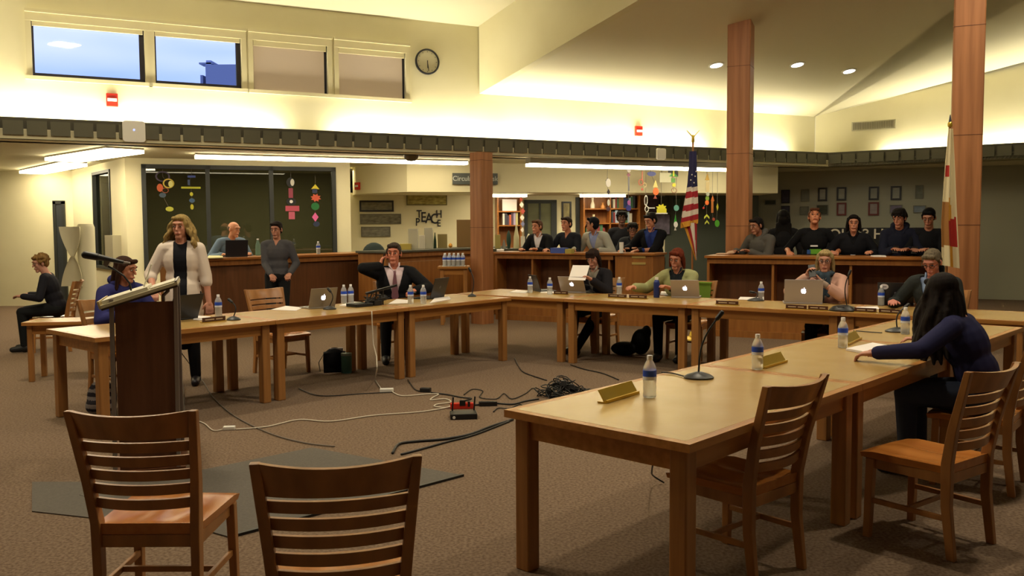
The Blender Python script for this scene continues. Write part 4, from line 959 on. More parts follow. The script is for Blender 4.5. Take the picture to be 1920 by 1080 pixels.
# lectern
lp = pd(266, 600, 5.55); LX = lp.x
t = thing('lectern', 'brown wooden lectern with metal edge frame and slanted top, in front of the left row', 'lectern', (LX, 5.55, 0), rad(19))
wv = mat('lectern_wood', '6d4226', .5, noise=((20, 20, 1.4), '593318', .35, .7))
MB().box((-.155, -.012, .03), (.19, .006, 1.105)).build('front_panel', wv, t); MB().box((-.15, .42, .03), (.18, .438, 1.0)).build('rear_panel', wv, t)
MB().box((.165, .03, .45), (.183, .40, 1.0)).build('side_panel', wv, t)
fm = mat('lectern_metal', '8e8680', .35, metal=.5)
for x in (-.172, .205):
    MB().beam((x-.012, -.01, 0), (x, -.01, 1.13 if x < 0 else 1.20), .026, .035, upv=(0, 1, 0)).build('edge_frame', fm, t, bevel=.003)
    MB().beam((x, .43, 0), (x, .43, 1.1 if x < 0 else 1.2), .026, .03, upv=(0, 1, 0)).build('edge_frame', fm, t, bevel=.003)
MB().box((-.20, -.03, 0), (.235, .46, .03)).build('lectern_base', wv, t)
MB().tube([(.13, .03, 1.10), (.13, .03, 1.14), (.16, .03, 1.17), (.16, .03, 1.19)], .011, 8).build('support_rod', fm, t)
TP = MX.Translation((-.235, -.05, 1.070)) @ MX.Rotation(rad(-17.2), 4, 'Y')
MB(TP).box((0, 0, 0), (.48, .52, .022)).build('slanted_top', mat('lectern_top', 'b9ae8a', .45), t, bevel=.003); MB(TP).box((.005, .005, -.012), (.475, .515, -.0005)).build('underside_board', mat('lectern_under', '3d2f1e', .5), t)
MB(TP).box((.465, .0, .022), (.48, .52, .03)).build('top_trim', fm, t)
MB(TP).box((-.004, 0, .0), (.008, .52, .05)).build('book_stop', mat('lectern_trim', 'b09a68', .4), t)
o = MB(TP).box((.02, .03, .0226), (.30, .45, .045)).build('binder', mat('binder_white', 'd8d2bc', .6)); o.matrix_world = t.matrix_basis.copy(); tag(o, 'thick pale binder lying open on the slanted lectern top', 'binder')
o = MB(TP).box((.31, .05, .0226), (.46, .42, .03)).build('paper_stack', mat('binder_white', 'd8d2bc', .6)); o.matrix_world = t.matrix_basis.copy(); tag(o, 'pale paper stack at the raised end of the lectern top', 'paper')
o = MB(TP).beam((.27, .2, .046), (.36, .2, .17), .006, .05, upv=(0, 1, 0)).build('standing_card', mat('card_cream', 'd9d5bf', .6)); o.matrix_world = t.matrix_basis.copy(); tag(o, 'thin cream card standing upright on the lectern top', 'card')
m = thing('lectern_microphone', 'thick black handheld microphone on a gooseneck above the lectern, pointing left', 'microphone', t.location, rad(19))
def lpt(x, y, d=5.6): return (t.matrix_basis).inverted() @ pd(x, y, d)
MB().tube([lpt(246, 545), lpt(243, 531), lpt(232, 517), lpt(214, 505), lpt(198, 497)], .006, 8).build('gooseneck', black_m, m)
MB().cyl(lpt(185, 482), lpt(232, 492), .020, .010, 16).build('microphone_body', mat('mic_body', '2e2f31', .4), m, smooth='auto')
MB().cap(lpt(160, 478), lpt(183, 482), .024, .023, 16).build('microphone_head', black_m, m, smooth='auto')
MB().cyl(lpt(232, 492), lpt(244, 493), .007, .006, 10).build('plug', fm, m)
MB().beam(lpt(198, 499), lpt(204, 488), .02, .03).build('clip', fm, m)
# bags and small floor things
def blob(name, label, cat, p, prims, m, a=0, vox=.012):
    b_ = MB()
    for c, r in prims: b_.ell(c, r)
    o = remesh(name, b_, m, vox, 5); o.location = p; o.rotation_euler = (0, 0, a); return tag(o, label, cat)
p = pz(187, 782, 0); q = thing('backpack', 'grey and dark striped backpack on the floor between left row and lectern', 'backpack', (p.x, p.y+.05, 0), 0)
bb = MB(); [bb.ell((0, 0, .15), (.125, .08, .16)), bb.ell((0, -.02, .09), (.13, .09, .09))]
o = remesh('bag_body', bb, mat('bag_pale', 'a3a0a8', .8), .012, 4, q); 
o.data.materials.append(mat('bag_dark', '2e2c3e', .8))
for f in o.data.polygons:
    if int((f.center.z+.01)/.031) % 2 == 0 or abs(f.center.x) > .115: f.material_index = 1
MB().tube([(-.03, -.02, .30), (-.03, 0, .34), (.03, 0, .34), (.03, -.02, .30)], .008, 6).build('grab_handle', mat('bag_dark', '2e2c3e', .8), q)
p = pz(628, 697, 0); q = thing('tote_bag', 'black tote bag under the left row, left of the man on the phone', 'bag', p, .2)
bb = MB(); bb.ell((0, 0, .13), (.13, .08, .14)); bb.box((-.12, -.06, 0), (.12, .06, .22)); remesh('bag_body', bb, cloth('121316'), .012, 5, q)
MB().box((-.05, -.03, .20), (.09, .03, .26)).build('paper_bundle', mat('paper_grey', '8f8d94', .7), q); MB().tube([(-.12, -.05, .2), (-.17, -.08, .12), (-.155, -.09, .02)], .006, 5).build('strap', mat('strap_tan', '8e8472', .7), q)
q = thing('canister', 'teal canister standing beside the black tote bag under the left row', 'canister', pz(650, 699, 0)); MB().lathe([(.055, 0), (.057, .01), (.057, .19)], 20).build('canister_body', mat('teal', '3f6e68', .5), q, smooth='auto'); MB().lathe([(.059, .19), (.059, .215)], 20).build('lid', mat('teal_light', '7d8f88', .5), q)
p = pz(1192, 668, 0); blob('duffel_bag', 'slumped black bag on the floor right of the reading woman’s legs', 'bag', (p.x, p.y+.12, 0), [((-.12, 0, .08), (.17, .13, .085)), ((.08, 0, .16), (.12, .11, .16)), ((.15, .02, .27), (.06, .07, .09))], cloth('17181b'), 0)
# jacket on the chair back
w14 = PEOPLE['w14'][0]; f = w14.rotation_euler.z
M_ = MX.Translation(V(w14.location)) @ rz(f) @ MX.Translation((.0, .06, 0))
jm = MB(M_); jm.grid(lambda u, v: (-.30+.20*u, -.235-.09*v-.03-.006*sin(u*9), .50+.385*v), 8, 6, lambda u, v: (-.30+.20*u, -.235-.09*v-.055-.006*sin(u*9), .50+.385*v)); jm.grid(lambda u, v: (-.30+.20*u, -.235-.09*v+.045, .60+.285*v), 6, 4, lambda u, v: (-.30+.20*u, -.235-.09*v+.03, .60+.285*v)); jm.box((-.30, -.385, .872), (-.10, -.26, .887))
o = remesh('draped_jacket', jm, cloth('66812c'), .012, 2); tag(o, 'olive green jacket draped over the chair back behind the red haired woman', 'jacket')
# cables on the floor
def cord(label, pts, r, m, z=.008, name='cable', cat='cable', ns=6):
    P = [pz(a[0], a[1], a[2] if len(a) > 2 else z) for a in pts]; out = []
    for i in range(len(P)-1):
        p0, p1, p2, p3 = P[max(i-1, 0)], P[i], P[i+1], P[min(i+2, len(P)-1)]
        for k in range(ns):
            u_ = k/ns; out.append(.5*((2*p1)+(p2-p0)*u_+(2*p0-5*p1+4*p2-p3)*u_*u_+(3*p1-p0-3*p2+p3)*u_**3))
    out.append(P[-1])
    for o_ in out: o_.z = max(o_.z, r)
    o = MB().tube(out, r, 6).build(name, m, smooth=True); return tag(o, label, cat)
wc = mat('cord_white', 'cfc6b4', .5); bc = mat('cord_black', '201f1e', .5); gc = mat('cord_grey', '6f685e', .6)
e1 = pz(697, 585, .745)
P = [(697, 584, .748), (699, 600, .60)]
def vdrop(x, y, d_): p = pd(x, y, d_); return p
dd = e1.y-.06
pts = [vdrop(697, 583, dd), vdrop(698, 610, dd), vdrop(700, 645, dd), vdrop(706, 668, dd-.05), vdrop(707, 690, dd-.2)]
g = [pz(703, 712, .01), pz(716, 731, .01)]
o = MB().tube([pts[0]]+[pts[i].lerp(pts[i+1], k/3) for i in range(4) for k in range(1, 4)]+[pts[-1].lerp(g[0], .5)]+g, .006, 6).build('cable', wc, smooth=True); tag(o, 'white cord hanging from the left row down to the white plug', 'cable')
cord('white cord looping from the white plug to the red power strip', [(733, 733), (748, 741), (765, 742), (800, 739), (822, 739), (812, 745), (808, 750), (835, 748), (845, 754), (820, 758), (815, 762), (838, 764), (850, 757)], .006, wc)
cord('long white cord from the white adapter to the red power strip', [(442, 805), (500, 800), (560, 787), (620, 790), (700, 779), (790, 772), (850, 762)], .006, wc)
cord('short white cord left of the white adapter', [(366, 788), (383, 794), (400, 807), (418, 805)], .005, wc)
cord('thin pale cord from the left row to the floor beside the lectern', [(330, 640, .45), (338, 690, .22), (344, 730, .05), (346, 768), (352, 800)], .004, gc)
cord('thin dark cable crossing the carpet from the lectern to the mat', [(333, 652, .4), (372, 705, .02), (400, 745), (440, 780), (505, 812), (570, 830), (628, 837)], .005, gc)
cord('thin dark cable crossing the carpet under the left row', [(560, 728), (600, 742), (680, 738), (740, 735)], .005, bc)
cord('heavy black cable pair from the pile toward the mat', [(962, 787), (920, 800), (880, 815), (830, 824), (780, 828), (748, 833), (736, 850)], .010, bc)
cord('black cable splitting off toward the mat edge', [(955, 790), (890, 815), (840, 828), (790, 842), (752, 852)], .008, bc)
cord('black cable from the table legs to the small black adapter', [(765, 712), (777, 729), (790, 734)], .006, bc)
cord('black cable from the small adapter to the power strip', [(808, 736), (840, 740), (865, 745), (884, 747), (872, 751)], .007, bc)
cord('black cord from the power strip to the cable pile', [(885, 760), (925, 756), (960, 758), (985, 752), (1010, 748)], .008, bc)
cord('curly black cable on the carpet left of the pile', [(870, 740), (885, 730), (905, 733), (900, 745), (930, 748), (945, 738), (960, 748), (985, 738), (1000, 728), (1015, 742)], .005, bc)
cord('loose black cable loops near the big table corner', [(925, 772), (935, 765), (955, 766), (975, 758), (985, 765), (1005, 772)], .005, bc)
cord('black cable from the back row legs to the pile', [(965, 672), (978, 695), (1000, 705), (1025, 713)], .006, bc)
cord('black cable under the back row on the right of the pile', [(1070, 684), (1095, 692), (1130, 700), (1160, 712)], .006, bc)
cord('thin cable hanging behind the nearest table leg', [(1226, 862, .30), (1222, 885, .15), (1226, 893, .06), (1245, 905)], .005, bc)
cord('microphone cable across the second right table', [(1654, 624, TZ+.006), (1625, 622, TZ+.006), (1600, 620, TZ+.006)], .004, bc); cord('microphone cable on the nearest right table', [(1284, 706, TZ+.006), (1262, 700, TZ+.006), (1240, 698, TZ+.006)], .004, bc)
def smallbox(name, label, cat, p, d, m, a=0, z=0):
    t_ = thing(name, label, cat, (p[0], p[1], z), a); MB().box((-d[0]/2, -d[1]/2, 0), (d[0]/2, d[1]/2, d[2])).build('case', m, t_, bevel=.006); return t_
smallbox('power_adapter', 'white cord adapter on the carpet below the suited man', 'adapter', pz(725, 735), (.13, .06, .035), white_m, .1)
smallbox('power_adapter', 'white cord adapter on the carpet at the left, behind the slatted chair', 'adapter', pz(430, 806), (.09, .045, .03), white_m, .1)
smallbox('power_adapter', 'small black adapter on the carpet near the table legs', 'adapter', pz(798, 735), (.10, .06, .04), black_m, -.2)
t = smallbox('wireless_router', 'black wireless router with two antennas on the carpet', 'router', pz(869, 783), (.22, .16, .045), black_m, .1)
for x in (-.09, .09): MB().cyl((x, .07, .03), (x+.01, .07, .16), .007).build('antenna', black_m, t)
MB().lathe([(.012, .0), (.012, .004)], 12, MX.Translation((-.08, -.081, .02)) @ MX.Rotation(rad(90), 4, 'X')).build('status_light', white_m, t)
t = smallbox('power_strip', 'red power strip on the carpet behind the router', 'power strip', pz(866, 766), (.20, .06, .05), red_m, .1); MB().box((-.02, -.032, .03), (.03, .0, .075)).build('plug', black_m, t); MB().box((.05, -.031, .02), (.07, .02, .065)).build('plug', black_m, t)
smallbox('power_adapter', 'long black adapter right of the red power strip', 'adapter', pz(915, 761), (.16, .05, .04), black_m, .1)
pc = pz(1056, 748); t = thing('cable_bundle', 'tangled heap of black cables and boxes on the carpet, centre of the ring', 'cable heap', (pc.x, pc.y+.12, 0), kind='stuff'); random.seed(11)
mbk = MB()
for j in range(46):
    a_ = random.uniform(0, 6.28); rr_ = random.uniform(.03, .2); c_ = V((cos(a_)*rr_*1.15, sin(a_)*rr_*.7, max(.02, .17*(1-rr_/.24)*random.random()+.015))); r0 = random.uniform(.03, .09); tx, ty = random.uniform(-.9, .9), random.uniform(-.9, .9)
    mbk.tube([(c_.x+r0*cos(k/10*6.28), c_.y+r0*.8*sin(k/10*6.28), max(.008, c_.z+r0*(tx*cos(k/10*6.28)+ty*sin(k/10*6.28))*.8)) for k in range(11)], .0055, 5)
mbk.build('cable_coils', bc, t, smooth=True)['kind'] = 'stuff'
for k, (x, y, z, w_) in enumerate(((-.06, .02, .10, .06), (.07, .0, .09, .07), (.01, -.04, .13, .05), (.12, .05, .06, .05), (-.13, .0, .03, .05))): MB().cbox((x, y, z), (w_, .04, .05)).build('adapter_block', mat('adapter_dark', '34373a', .4), t, bevel=.004)
# ================================================================== walls, flags, work room
def onwall(P, a):          # frame of a vertical plane: x along, y away, z up
    U = V((cos(a), sin(a), 0)); N = V((-sin(a), cos(a), 0)); return MX(((U.x, N.x, 0, P.x), (U.y, N.y, 0, P.y), (0, 0, 1, 0), (0, 0, 0, 1)))
# clock
c = pw(800.5, 116, UP, FA); t = thing('wall_clock', 'round black rimmed wall clock right of the shaded high windows', 'clock', c, FA)
Rx = MX.Rotation(rad(90), 4, 'X')
rr_ = 23.5/FPX*c.y*1.0
MB(Rx).lathe([(rr_*1.0, 0), (rr_*1.0, .035), (rr_*.9, .045), (rr_*.88, .016)], 40).build('clock_rim', black_m, t, smooth='auto'); MB(Rx).lathe([(rr_*.87, .010), (rr_*.87, .024)], 40).build('clock_face', mat('clock_face', 'cfc9a8', .5), t)
for k in range(12):
    a_ = k*pi/6; MB(Rx @ MX.Rotation(a_, 4, 'Z')).box((-.004, rr_*.72, .0242), (.004, rr_*.80, .026)).build('hour_mark', black_m, t)
MB(Rx @ MX.Rotation(rad(188), 4, 'Z')).box((-.005, -.02, .0262), (.005, rr_*.72, .028)).build('minute_hand', black_m, t); MB(Rx @ MX.Rotation(rad(182), 4, 'Z')).box((-.007, -.02, .0282), (.007, rr_*.5, .030)).build('hour_hand', black_m, t)
# alarms
def alarm(label, c, a, s=1):
    t_ = thing('fire_alarm', label, 'fire alarm', c, a); MB().box((-.075*s, -.05, -.09*s), (.075*s, 0, .09*s)).build('case', red_m, t_, bevel=.006); MB().box((-.06*s, -.065, -.02*s), (.06*s, -.05, .02*s)).build('strobe_lens', white_m, t_); return t_
alarm('red fire alarm strobe under the open high windows', pw(210, 188, UP, FA), FA); alarm('red fire alarm strobe above the dark fascia, left of the tall post', pw(1196, 246, UP, FA), FA)
q = pw(672, 349, H0, atan2((H1-H0).y, (H1-H0).x)); alarm('small red wall alarm in the alcove right of the office window', q, atan2((H1-H0).y, (H1-H0).x), .8)
# access points on the fascia
def apoint(label, x, y, s, led=True):
    c_ = pw(x, y, F0-FN*.035, FA); t_ = thing('wireless_access_point', label, 'access point', c_, FA)
    n_ = 8; r_ = s*.28; pr = []
    for k, (cx_, cy_) in enumerate(((1, 1), (-1, 1), (-1, -1), (1, -1))):
        for j in range(5): a_ = k*pi/2+j*pi/8; pr.append((cx_*(s-r_)+r_*cos(a_), cy_*(s-r_)+r_*sin(a_)))
    MB(Rx).prism(pr, 0, .045).build('case', white_m, t_, bevel=.008)
    if led: MB(Rx).lathe([(.012, .045), (.012, .048)], 12, MX.Translation((0, .02, 0))).build('status_light', mat('led_blue', '8090ff', .3, emit='8090ff', es=3), t_)
    return t_
apoint('square white wireless box with blue light on the dark fascia, left', 251, 247, .145); apoint('small square white box on the dark fascia above the hanging mobiles', 1238, 289, .10, False)
# vent
c = pw(1638, 235, UC, RA); t = thing('wall_vent', 'grey louvred air vent high on the right wall', 'vent', c, RA)
MB().box((-.42, -.02, -.09), (.42, 0, .09)).build('vent_frame', mat('vent_grey', 'b5af93', .5), t)
for k in range(24): MB().box((-.39+k*.033, -.03, -.07), (-.375+k*.033, -.02, .07)).build('louvre', mat('vent_dark', '8a8571', .5), t)
# smoke detector and ceiling sensor
q = pw(1020, 46, KX, atan2(DW.y, DW.x)); o = MB(Rx).lathe([(.07, 0), (.075, .02), (.05, .05)], 20).build('smoke_detector', white_m, smooth='auto'); o.location = q; o.rotation_euler = (0, 0, atan2(DW.y, DW.x)); tag(o, 'small round detector on the drop wall at the top', 'detector')
q = pz(771, 291, ZF0); o = MB(MX.Diagonal((1, 1, -1, 1))).lathe([(.13, 0), (.12, .04), (.07, .09), (.01, .10)], 20).build('ceiling_sensor', mat('sensor_grey', '6d6650', .5), smooth='auto'); o.location = q; tag(o, 'grey dome sensor on the low ceiling above the strip light', 'sensor')
# building outside
bm = mat('far_building', '6f7896', .9); t = thing('office_building', 'distant grey blue building seen through the second high window', 'building')
d_ = 60; A, B = pd(385, 121, d_), pd(470, 121, d_); MB().box((A.x, d_, 0), (B.x+6, d_+10, A.z)).build('main_block', bm, t)
A, B = pd(371, 108, d_), pd(386, 108, d_); MB().box((A.x+.2, d_+1, 0), (B.x, d_+5, A.z)).build('stair_tower', mat('far_building_light', '8790b4', .9), t)
A, B = pd(366, 150, d_), pd(371, 150, d_); MB().box((A.x, d_+1, 0), (B.x, d_+3, pd(366, 136, d_).z)).build('side_shaft', bm, t)
A = pd(363, 112, d_); MB().box((A.x, d_+1, pd(363, 115, d_).z), (A.x+1, d_+2, A.z)).build('roof_arm', bm, t)
# sign
ha = atan2((H2-H1).y, (H2-H1).x); a0, a1 = pw(848, 335, H1, ha), pw(932, 337, H1, ha); z0, z1 = pw(890, 346, H1, ha).z, pw(890, 325, H1, ha).z
t = thing('hanging_sign', 'long grey sign reading Circulation Desk, half hidden by the short post', 'sign', V((a0.x, a0.y, z0)), ha); Ls = (a1-a0).length; Ls = V((a1.x-a0.x, a1.y-a0.y)).length
MB().box((0, -.05, 0), (Ls, -.02, z1-z0)).build('sign_board', mat('sign_grey', '4e5350', .5), t); text('sign_lettering', 'Circulation Desk', .125, MX.Translation((Ls/2, -.051, (z1-z0)/2)) @ Rx, mat('sign_letters', 'b4b8b0', .5), t)
# wall pictures in the work room
def frame(label, P, a, x0, y0, x1, y1, fm_, pm, fw=.02, group=None, name='framed_picture'):
    A = pw(x0, (y0+y1)/2, P, a); B = pw(x1, (y0+y1)/2, P, a); zt_ = pw((x0+x1)/2, y0, P, a).z; zb = pw((x0+x1)/2, y1, P, a).z
    N = V((-sin(a), cos(a), 0)); w_ = V((B.x-A.x, B.y-A.y)).length; t_ = thing(name, label, 'picture', V((A.x, A.y, zb))-N*.0, a, group); h_ = zt_-zb
    mb = MB(); mb.box((0, -.03, 0), (w_, 0, fw)); mb.box((0, -.03, h_-fw), (w_, 0, h_)); mb.box((0, -.03, fw), (fw, 0, h_-fw)); mb.box((w_-fw, -.03, fw), (w_, 0, h_-fw)); mb.build('frame', fm_, t_)
    MB().box((fw, -.015, fw), (w_-fw, -.002, h_-fw)).build('print', pm, t_); return t_
def pmat(name, c1, c2, sc=(9, 9, 22), lo=.3, hi=.75): return mat(name, c1, .6, noise=(sc, c2, lo, hi))
blackf = mat('frame_black', '22211f', .4); redf = mat('frame_red', '6e2c22', .5)
frame('framed grey panorama photograph, top of three on the work room wall', B0, BA, 674, 376, 738, 397, blackf, pmat('pano1', '5d5a48', '8f8b74'), .035)
frame('wide grey panorama photograph, middle of three on the work room wall', B0, BA, 675, 401, 752, 420, mat('frame_grey', '6a6652', .5), pmat('pano2', '4c4937', '8b866d'), .015)
frame('grey panorama photograph, lowest of three on the work room wall', B0, BA, 677, 425, 732, 444, mat('frame_grey', '6a6652', .5), pmat('pano3', '5f5c4e', '8f8c7d'), .015)
frame('yellow landscape panorama above the TEACH PEACE letters', B0, BA, 762, 363, 838, 385, mat('frame_olive', '6b6438', .5), pmat('pano4', 'c2b566', '6c6126'), .02)
frame('upright dark framed picture left of the wide bookcase', B0, BA, 1053, 378, 1071, 414, blackf, pmat('pic5', 'b8ae78', '5a523a', (9, 9, 4)), .035)
# letters TEACH PEACE sharing EAC
lt = thing('wall_lettering', 'black wall letters spelling TEACH and PEACE with shared middle letters', 'wall letters', V((0, 0, 0)))
lm = mat('letter_black', '201f22', .6)
for ch, x, y, h_ in (('T', 786, 402, 17), ('P', 783, 417, 17), ('E', 794, 408, 22), ('A', 804.5, 410, 22), ('C', 814.5, 411, 22), ('H', 823, 402, 17), ('E', 823, 419, 15)):
    p = pw(x, y, B0-BN*.012, BA); text('letter', ch, h_/FPX*p.y*1.2, MX.Translation(p) @ rz(BA) @ Rx, lm, lt, .004, sx=.8)
# door in the work room
w = thing('door_2', None, None, kind='structure'); M_ = onwall(B0, BA)
def bx(x, y): p = pw(x, y, B0, BA); return ((p-B0).dot(BU), p.z)
x0, x1 = bx(983, 400)[0], bx(1043, 400)[0]; zt_ = bx(1010, 375)[1]
MB(M_).box((x0+.07, -.02, 0), (x1-.09, -.004, zt_-.07)).build('door_leaf', pmat('door_glass', '55573d', '6b6c4c', (2, 2, 5)), w)
mb = MB(M_); mb.box((x0, -.05, 0), (x0+.06, 0, zt_)); mb.box((x1-.12, -.05, 0), (x1, 0, zt_)); mb.box((x0, -.05, zt_-.07), (x1, 0, zt_)); mb.box(((x0+x1)/2-.03, -.045, 0), ((x0+x1)/2, 0, zt_-.07)); mb.build('door_frame', dkframe, w)
x0, x1 = bx(1079, 400)[0], bx(1086, 400)[0]; struct('trim_3', MB(M_).box((x0, -.05, 0), (x1, 0, bx(1083, 370)[1])), dkframe)
# bookcases with individual books
BC = ['7b2b2b', 'c9c3b0', '2f3f6b', 'a79ab8', '3f6b4a', 'd9d3c6', '8b6a3a', '56404f', 'b8b27a', '3a3a44', '9fb0c4', 'c2603a']
bk0 = []
def book(M_, x, y, z, w_, h_, ci, label, group):
    while len(bk0) <= ci: bk0.append(None)
    if bk0[ci] is None:
        t_ = thing('book', label, 'book', group=group); MB().box((0, 0, 0), (.03, .17, .24)).build('cover', mat('book_'+BC[ci], BC[ci], .6), t_); MB().box((.004, .004, .2402), (.026, .166, .2412)).build('pages', paper_m, t_); bk0[ci] = t_
    else: t_ = dup(bk0[ci], label=label, group=group)
    p = M_ @ V((x, y, z)); t_.location = p; t_.rotation_euler = (0, 0, BA); t_.scale = (w_/.03, 1, h_/.24)
def bookcase(label, x0p, x1p, shelves, zt_, D_=.3, div=None):
    a_, b_ = bx(x0p, 400)[0], bx(x1p, 400)[0]; L = b_-a_; M2 = M_ @ MX.Translation((a_, -D_-.01, 0)); t_ = thing('bookcase', label, 'bookcase', M2.translation, BA)
    w = desktop_m
    for x in (0, L-.03): MB().box((x, 0, 0), (x+.03, D_, zt_)).build('side_panel', w, t_)
    MB().box((.03, D_-.02, 0), (L-.03, D_, zt_)).build('back_panel', desk_m, t_); MB().box((0, -.01, zt_), (L, D_, zt_+.03)).build('top_board', w, t_)
    for z in shelves: MB().box((.03, .0, z-.025), (L-.03, D_-.021, z)).build('shelf', w, t_)
    if div: MB().box((div*L-.012, 0, 0), (div*L+.012, D_-.021, zt_)).build('divider', w, t_)
    return M2, L
random.seed(3)
zz = [bx(950, y)[1] for y in (441, 422, 396)]
M2, L = bookcase('small orange bookcase with books right of the short post', 928, 973, [zz[1], zz[2]], bx(950, 369)[1])
x = .12
while x < L-.08:
    w_ = random.uniform(.03, .06); book(M2, x, .04, zz[1]+.001, w_, random.uniform(.19, .27), random.randrange(12), 'book on the middle shelf of the small orange bookcase', 'books in the small bookcase'); x += w_+.003
o = MB(M2).box((.12, .08, zz[2]+.001), (.42, .12, zz[2]+.24)).build('framed_card', paper_m); tag(o, 'white framed card on the top shelf of the small bookcase', 'card')
zz = [bx(1150, y)[1] for y in (445, 418, 391)]
M2, L = bookcase('wide orange bookcase with books behind the leaning students', 1087, 1192, [zz[0], zz[1], zz[2]], bx(1150, 366)[1], div=.47)
for z, s0, s1 in ((zz[2], .53, .93), (zz[1], .5, .9), (zz[0], .05, .40)):
    x = s0*L
    while x < s1*L-.05:
        w_ = random.uniform(.03, .06); book(M2, x, .04, z+.001, w_, random.uniform(.19, .27), random.randrange(12), 'book on a shelf of the wide orange bookcase', 'books in the wide bookcase'); x += w_+.003
for k, (sx_, z, h_, c_) in enumerate(((.18, zz[2], .22, 'e0d8c0'), (.36, zz[2], .12, 'c98a4a'), (.2, zz[1], .18, 'cfc6a0'))):
    p = M2 @ V((sx_*L, .1, z+.001)); o = MB().lathe([(.045, 0), (.05, h_*.3), (.02, h_*.7), (.028, h_)], 14).build('vase', mat('vase_'+c_, c_, .5), smooth='auto'); o.location = p
    tag(o, ('pale vase on the upper left shelf of the wide bookcase', 'short orange vase on the upper left shelf of the wide bookcase', 'cream vase on the middle left shelf of the wide bookcase')[k], 'vase')
struct('trim_5', MB(M_).box((bx(1196, 400)[0], -.12, 0), (bx(1207, 400)[0], 0, bx(1200, 366)[1])), desktop_m)
# display wall collage
def dp(x, y): return pw(x, y, B0, BA)
for (x0, y0, x1, y1, c1, c2, lab) in ((1213, 366, 1235, 398, '3a2a35', '5a4a58', 'dark poster beside the wide bookcase'), (1236, 368, 1254, 398, '22261f', '3c4434', 'black green poster on the display board'), (1222, 402, 1256, 440, '8a8296', '4a4656', 'grey violet collage poster above the counter'), (1262, 372, 1276, 395, '4a6a50', '2f4434', 'green poster left of the national flag')):
    frame(lab, B0-BN*.01, BA, x0, y0, x1, y1, blackf, pmat('poster_%d' % x0, c1, c2, (7, 7, 7)), .01, name='poster')
# gallery pictures
GP = [(1465, 356, 1481, 381, 'p', 'dark violet picture, upper one near the tall post'), (1465, 386, 1481, 410, 'p', 'dark violet picture, lower one near the tall post'), (1502, 355, 1518, 378, 'n', 'faint grey print above the faint green one'), (1500, 387, 1517, 403, 'n', 'faint green print on the dim gallery wall'),
      (1534, 352, 1551, 377, 'b', 'black framed certificate, first from the tall post'), (1531, 384, 1553, 403, 'g', 'dark green photograph above the tilted head'), (1569, 351, 1587, 376, 'b', 'black framed certificate above a red frame, left'), (1569, 380, 1587, 404, 'r', 'red framed certificate, left one of two'),
      (1629, 350, 1648, 375, 'b', 'black framed certificate above a red frame, right'), (1628, 379, 1648, 404, 'r', 'red framed certificate, right one of two'), (1670, 349, 1690, 375, 'b', 'black framed certificate above the violet print'), (1668, 384, 1692, 400, 'v', 'violet print on the gallery wall'),
      (1716, 347, 1731, 372, 'n2', 'grey green print near the white flag'), (1712, 385, 1736, 399, 'u', 'pale blue print near the white flag'), (1434, 375, 1455, 384, 'g', 'small dark photograph beside the tall post')]
gm = {'p': ('34303e', '4a4656'), 'n': ('77786a', '85866f'), 'b': ('96988a', 'a7a996'), 'g': ('4c5038', '34382a'), 'r': ('a89c94', '8f8580'), 'v': ('82788c', '6a6478'), 'n2': ('6a6f5c', '84887a'), 'u': ('8c969c', '6f7c86')}
for x0, y0, x1, y1, k, lab in GP:
    frame(lab, D0, DA, x0, y0, x1, y1, {'b': blackf, 'r': redf, 'p': blackf}.get(k, mat('frame_dim', '7d7d6c', .6)), pmat('gal_'+k, *gm[k]), .035 if k in 'br' else .015)
# black banner with mirrored letters
A = pw(1522, 440, D0-V((-sin(DA), cos(DA), 0))*1.2, DA); B = pw(1738, 440, D0-V((-sin(DA), cos(DA), 0))*1.2, DA); GN = V((-sin(DA), cos(DA), 0)); GPp = D0-GN*1.2
zt_ = pw(1640, 427, GPp, DA).z; Lb = V((B.x-A.x, B.y-A.y)).length
t = thing('letter_banner', 'black panel with pale mirrored letters behind the students at the right counter', 'banner', (A.x, A.y, 0), DA)
MB().box((0, 0, .0), (Lb, .04, zt_)).build('panel', mat('banner_black', '141416', .8), t)
tc_ = pw(1611, 439.5, GPp, DA); tx = MX.Translation((V((tc_.x-A.x, tc_.y-A.y)).length, -.004, tc_.z)) @ Rx @ MX.Diagonal((-1, 1, 1, 1))
text('lettering', 'HIGH SCHOOL', .285, tx, mat('banner_letters', 'c4bda8', .6), t, .003, sx=1.0)
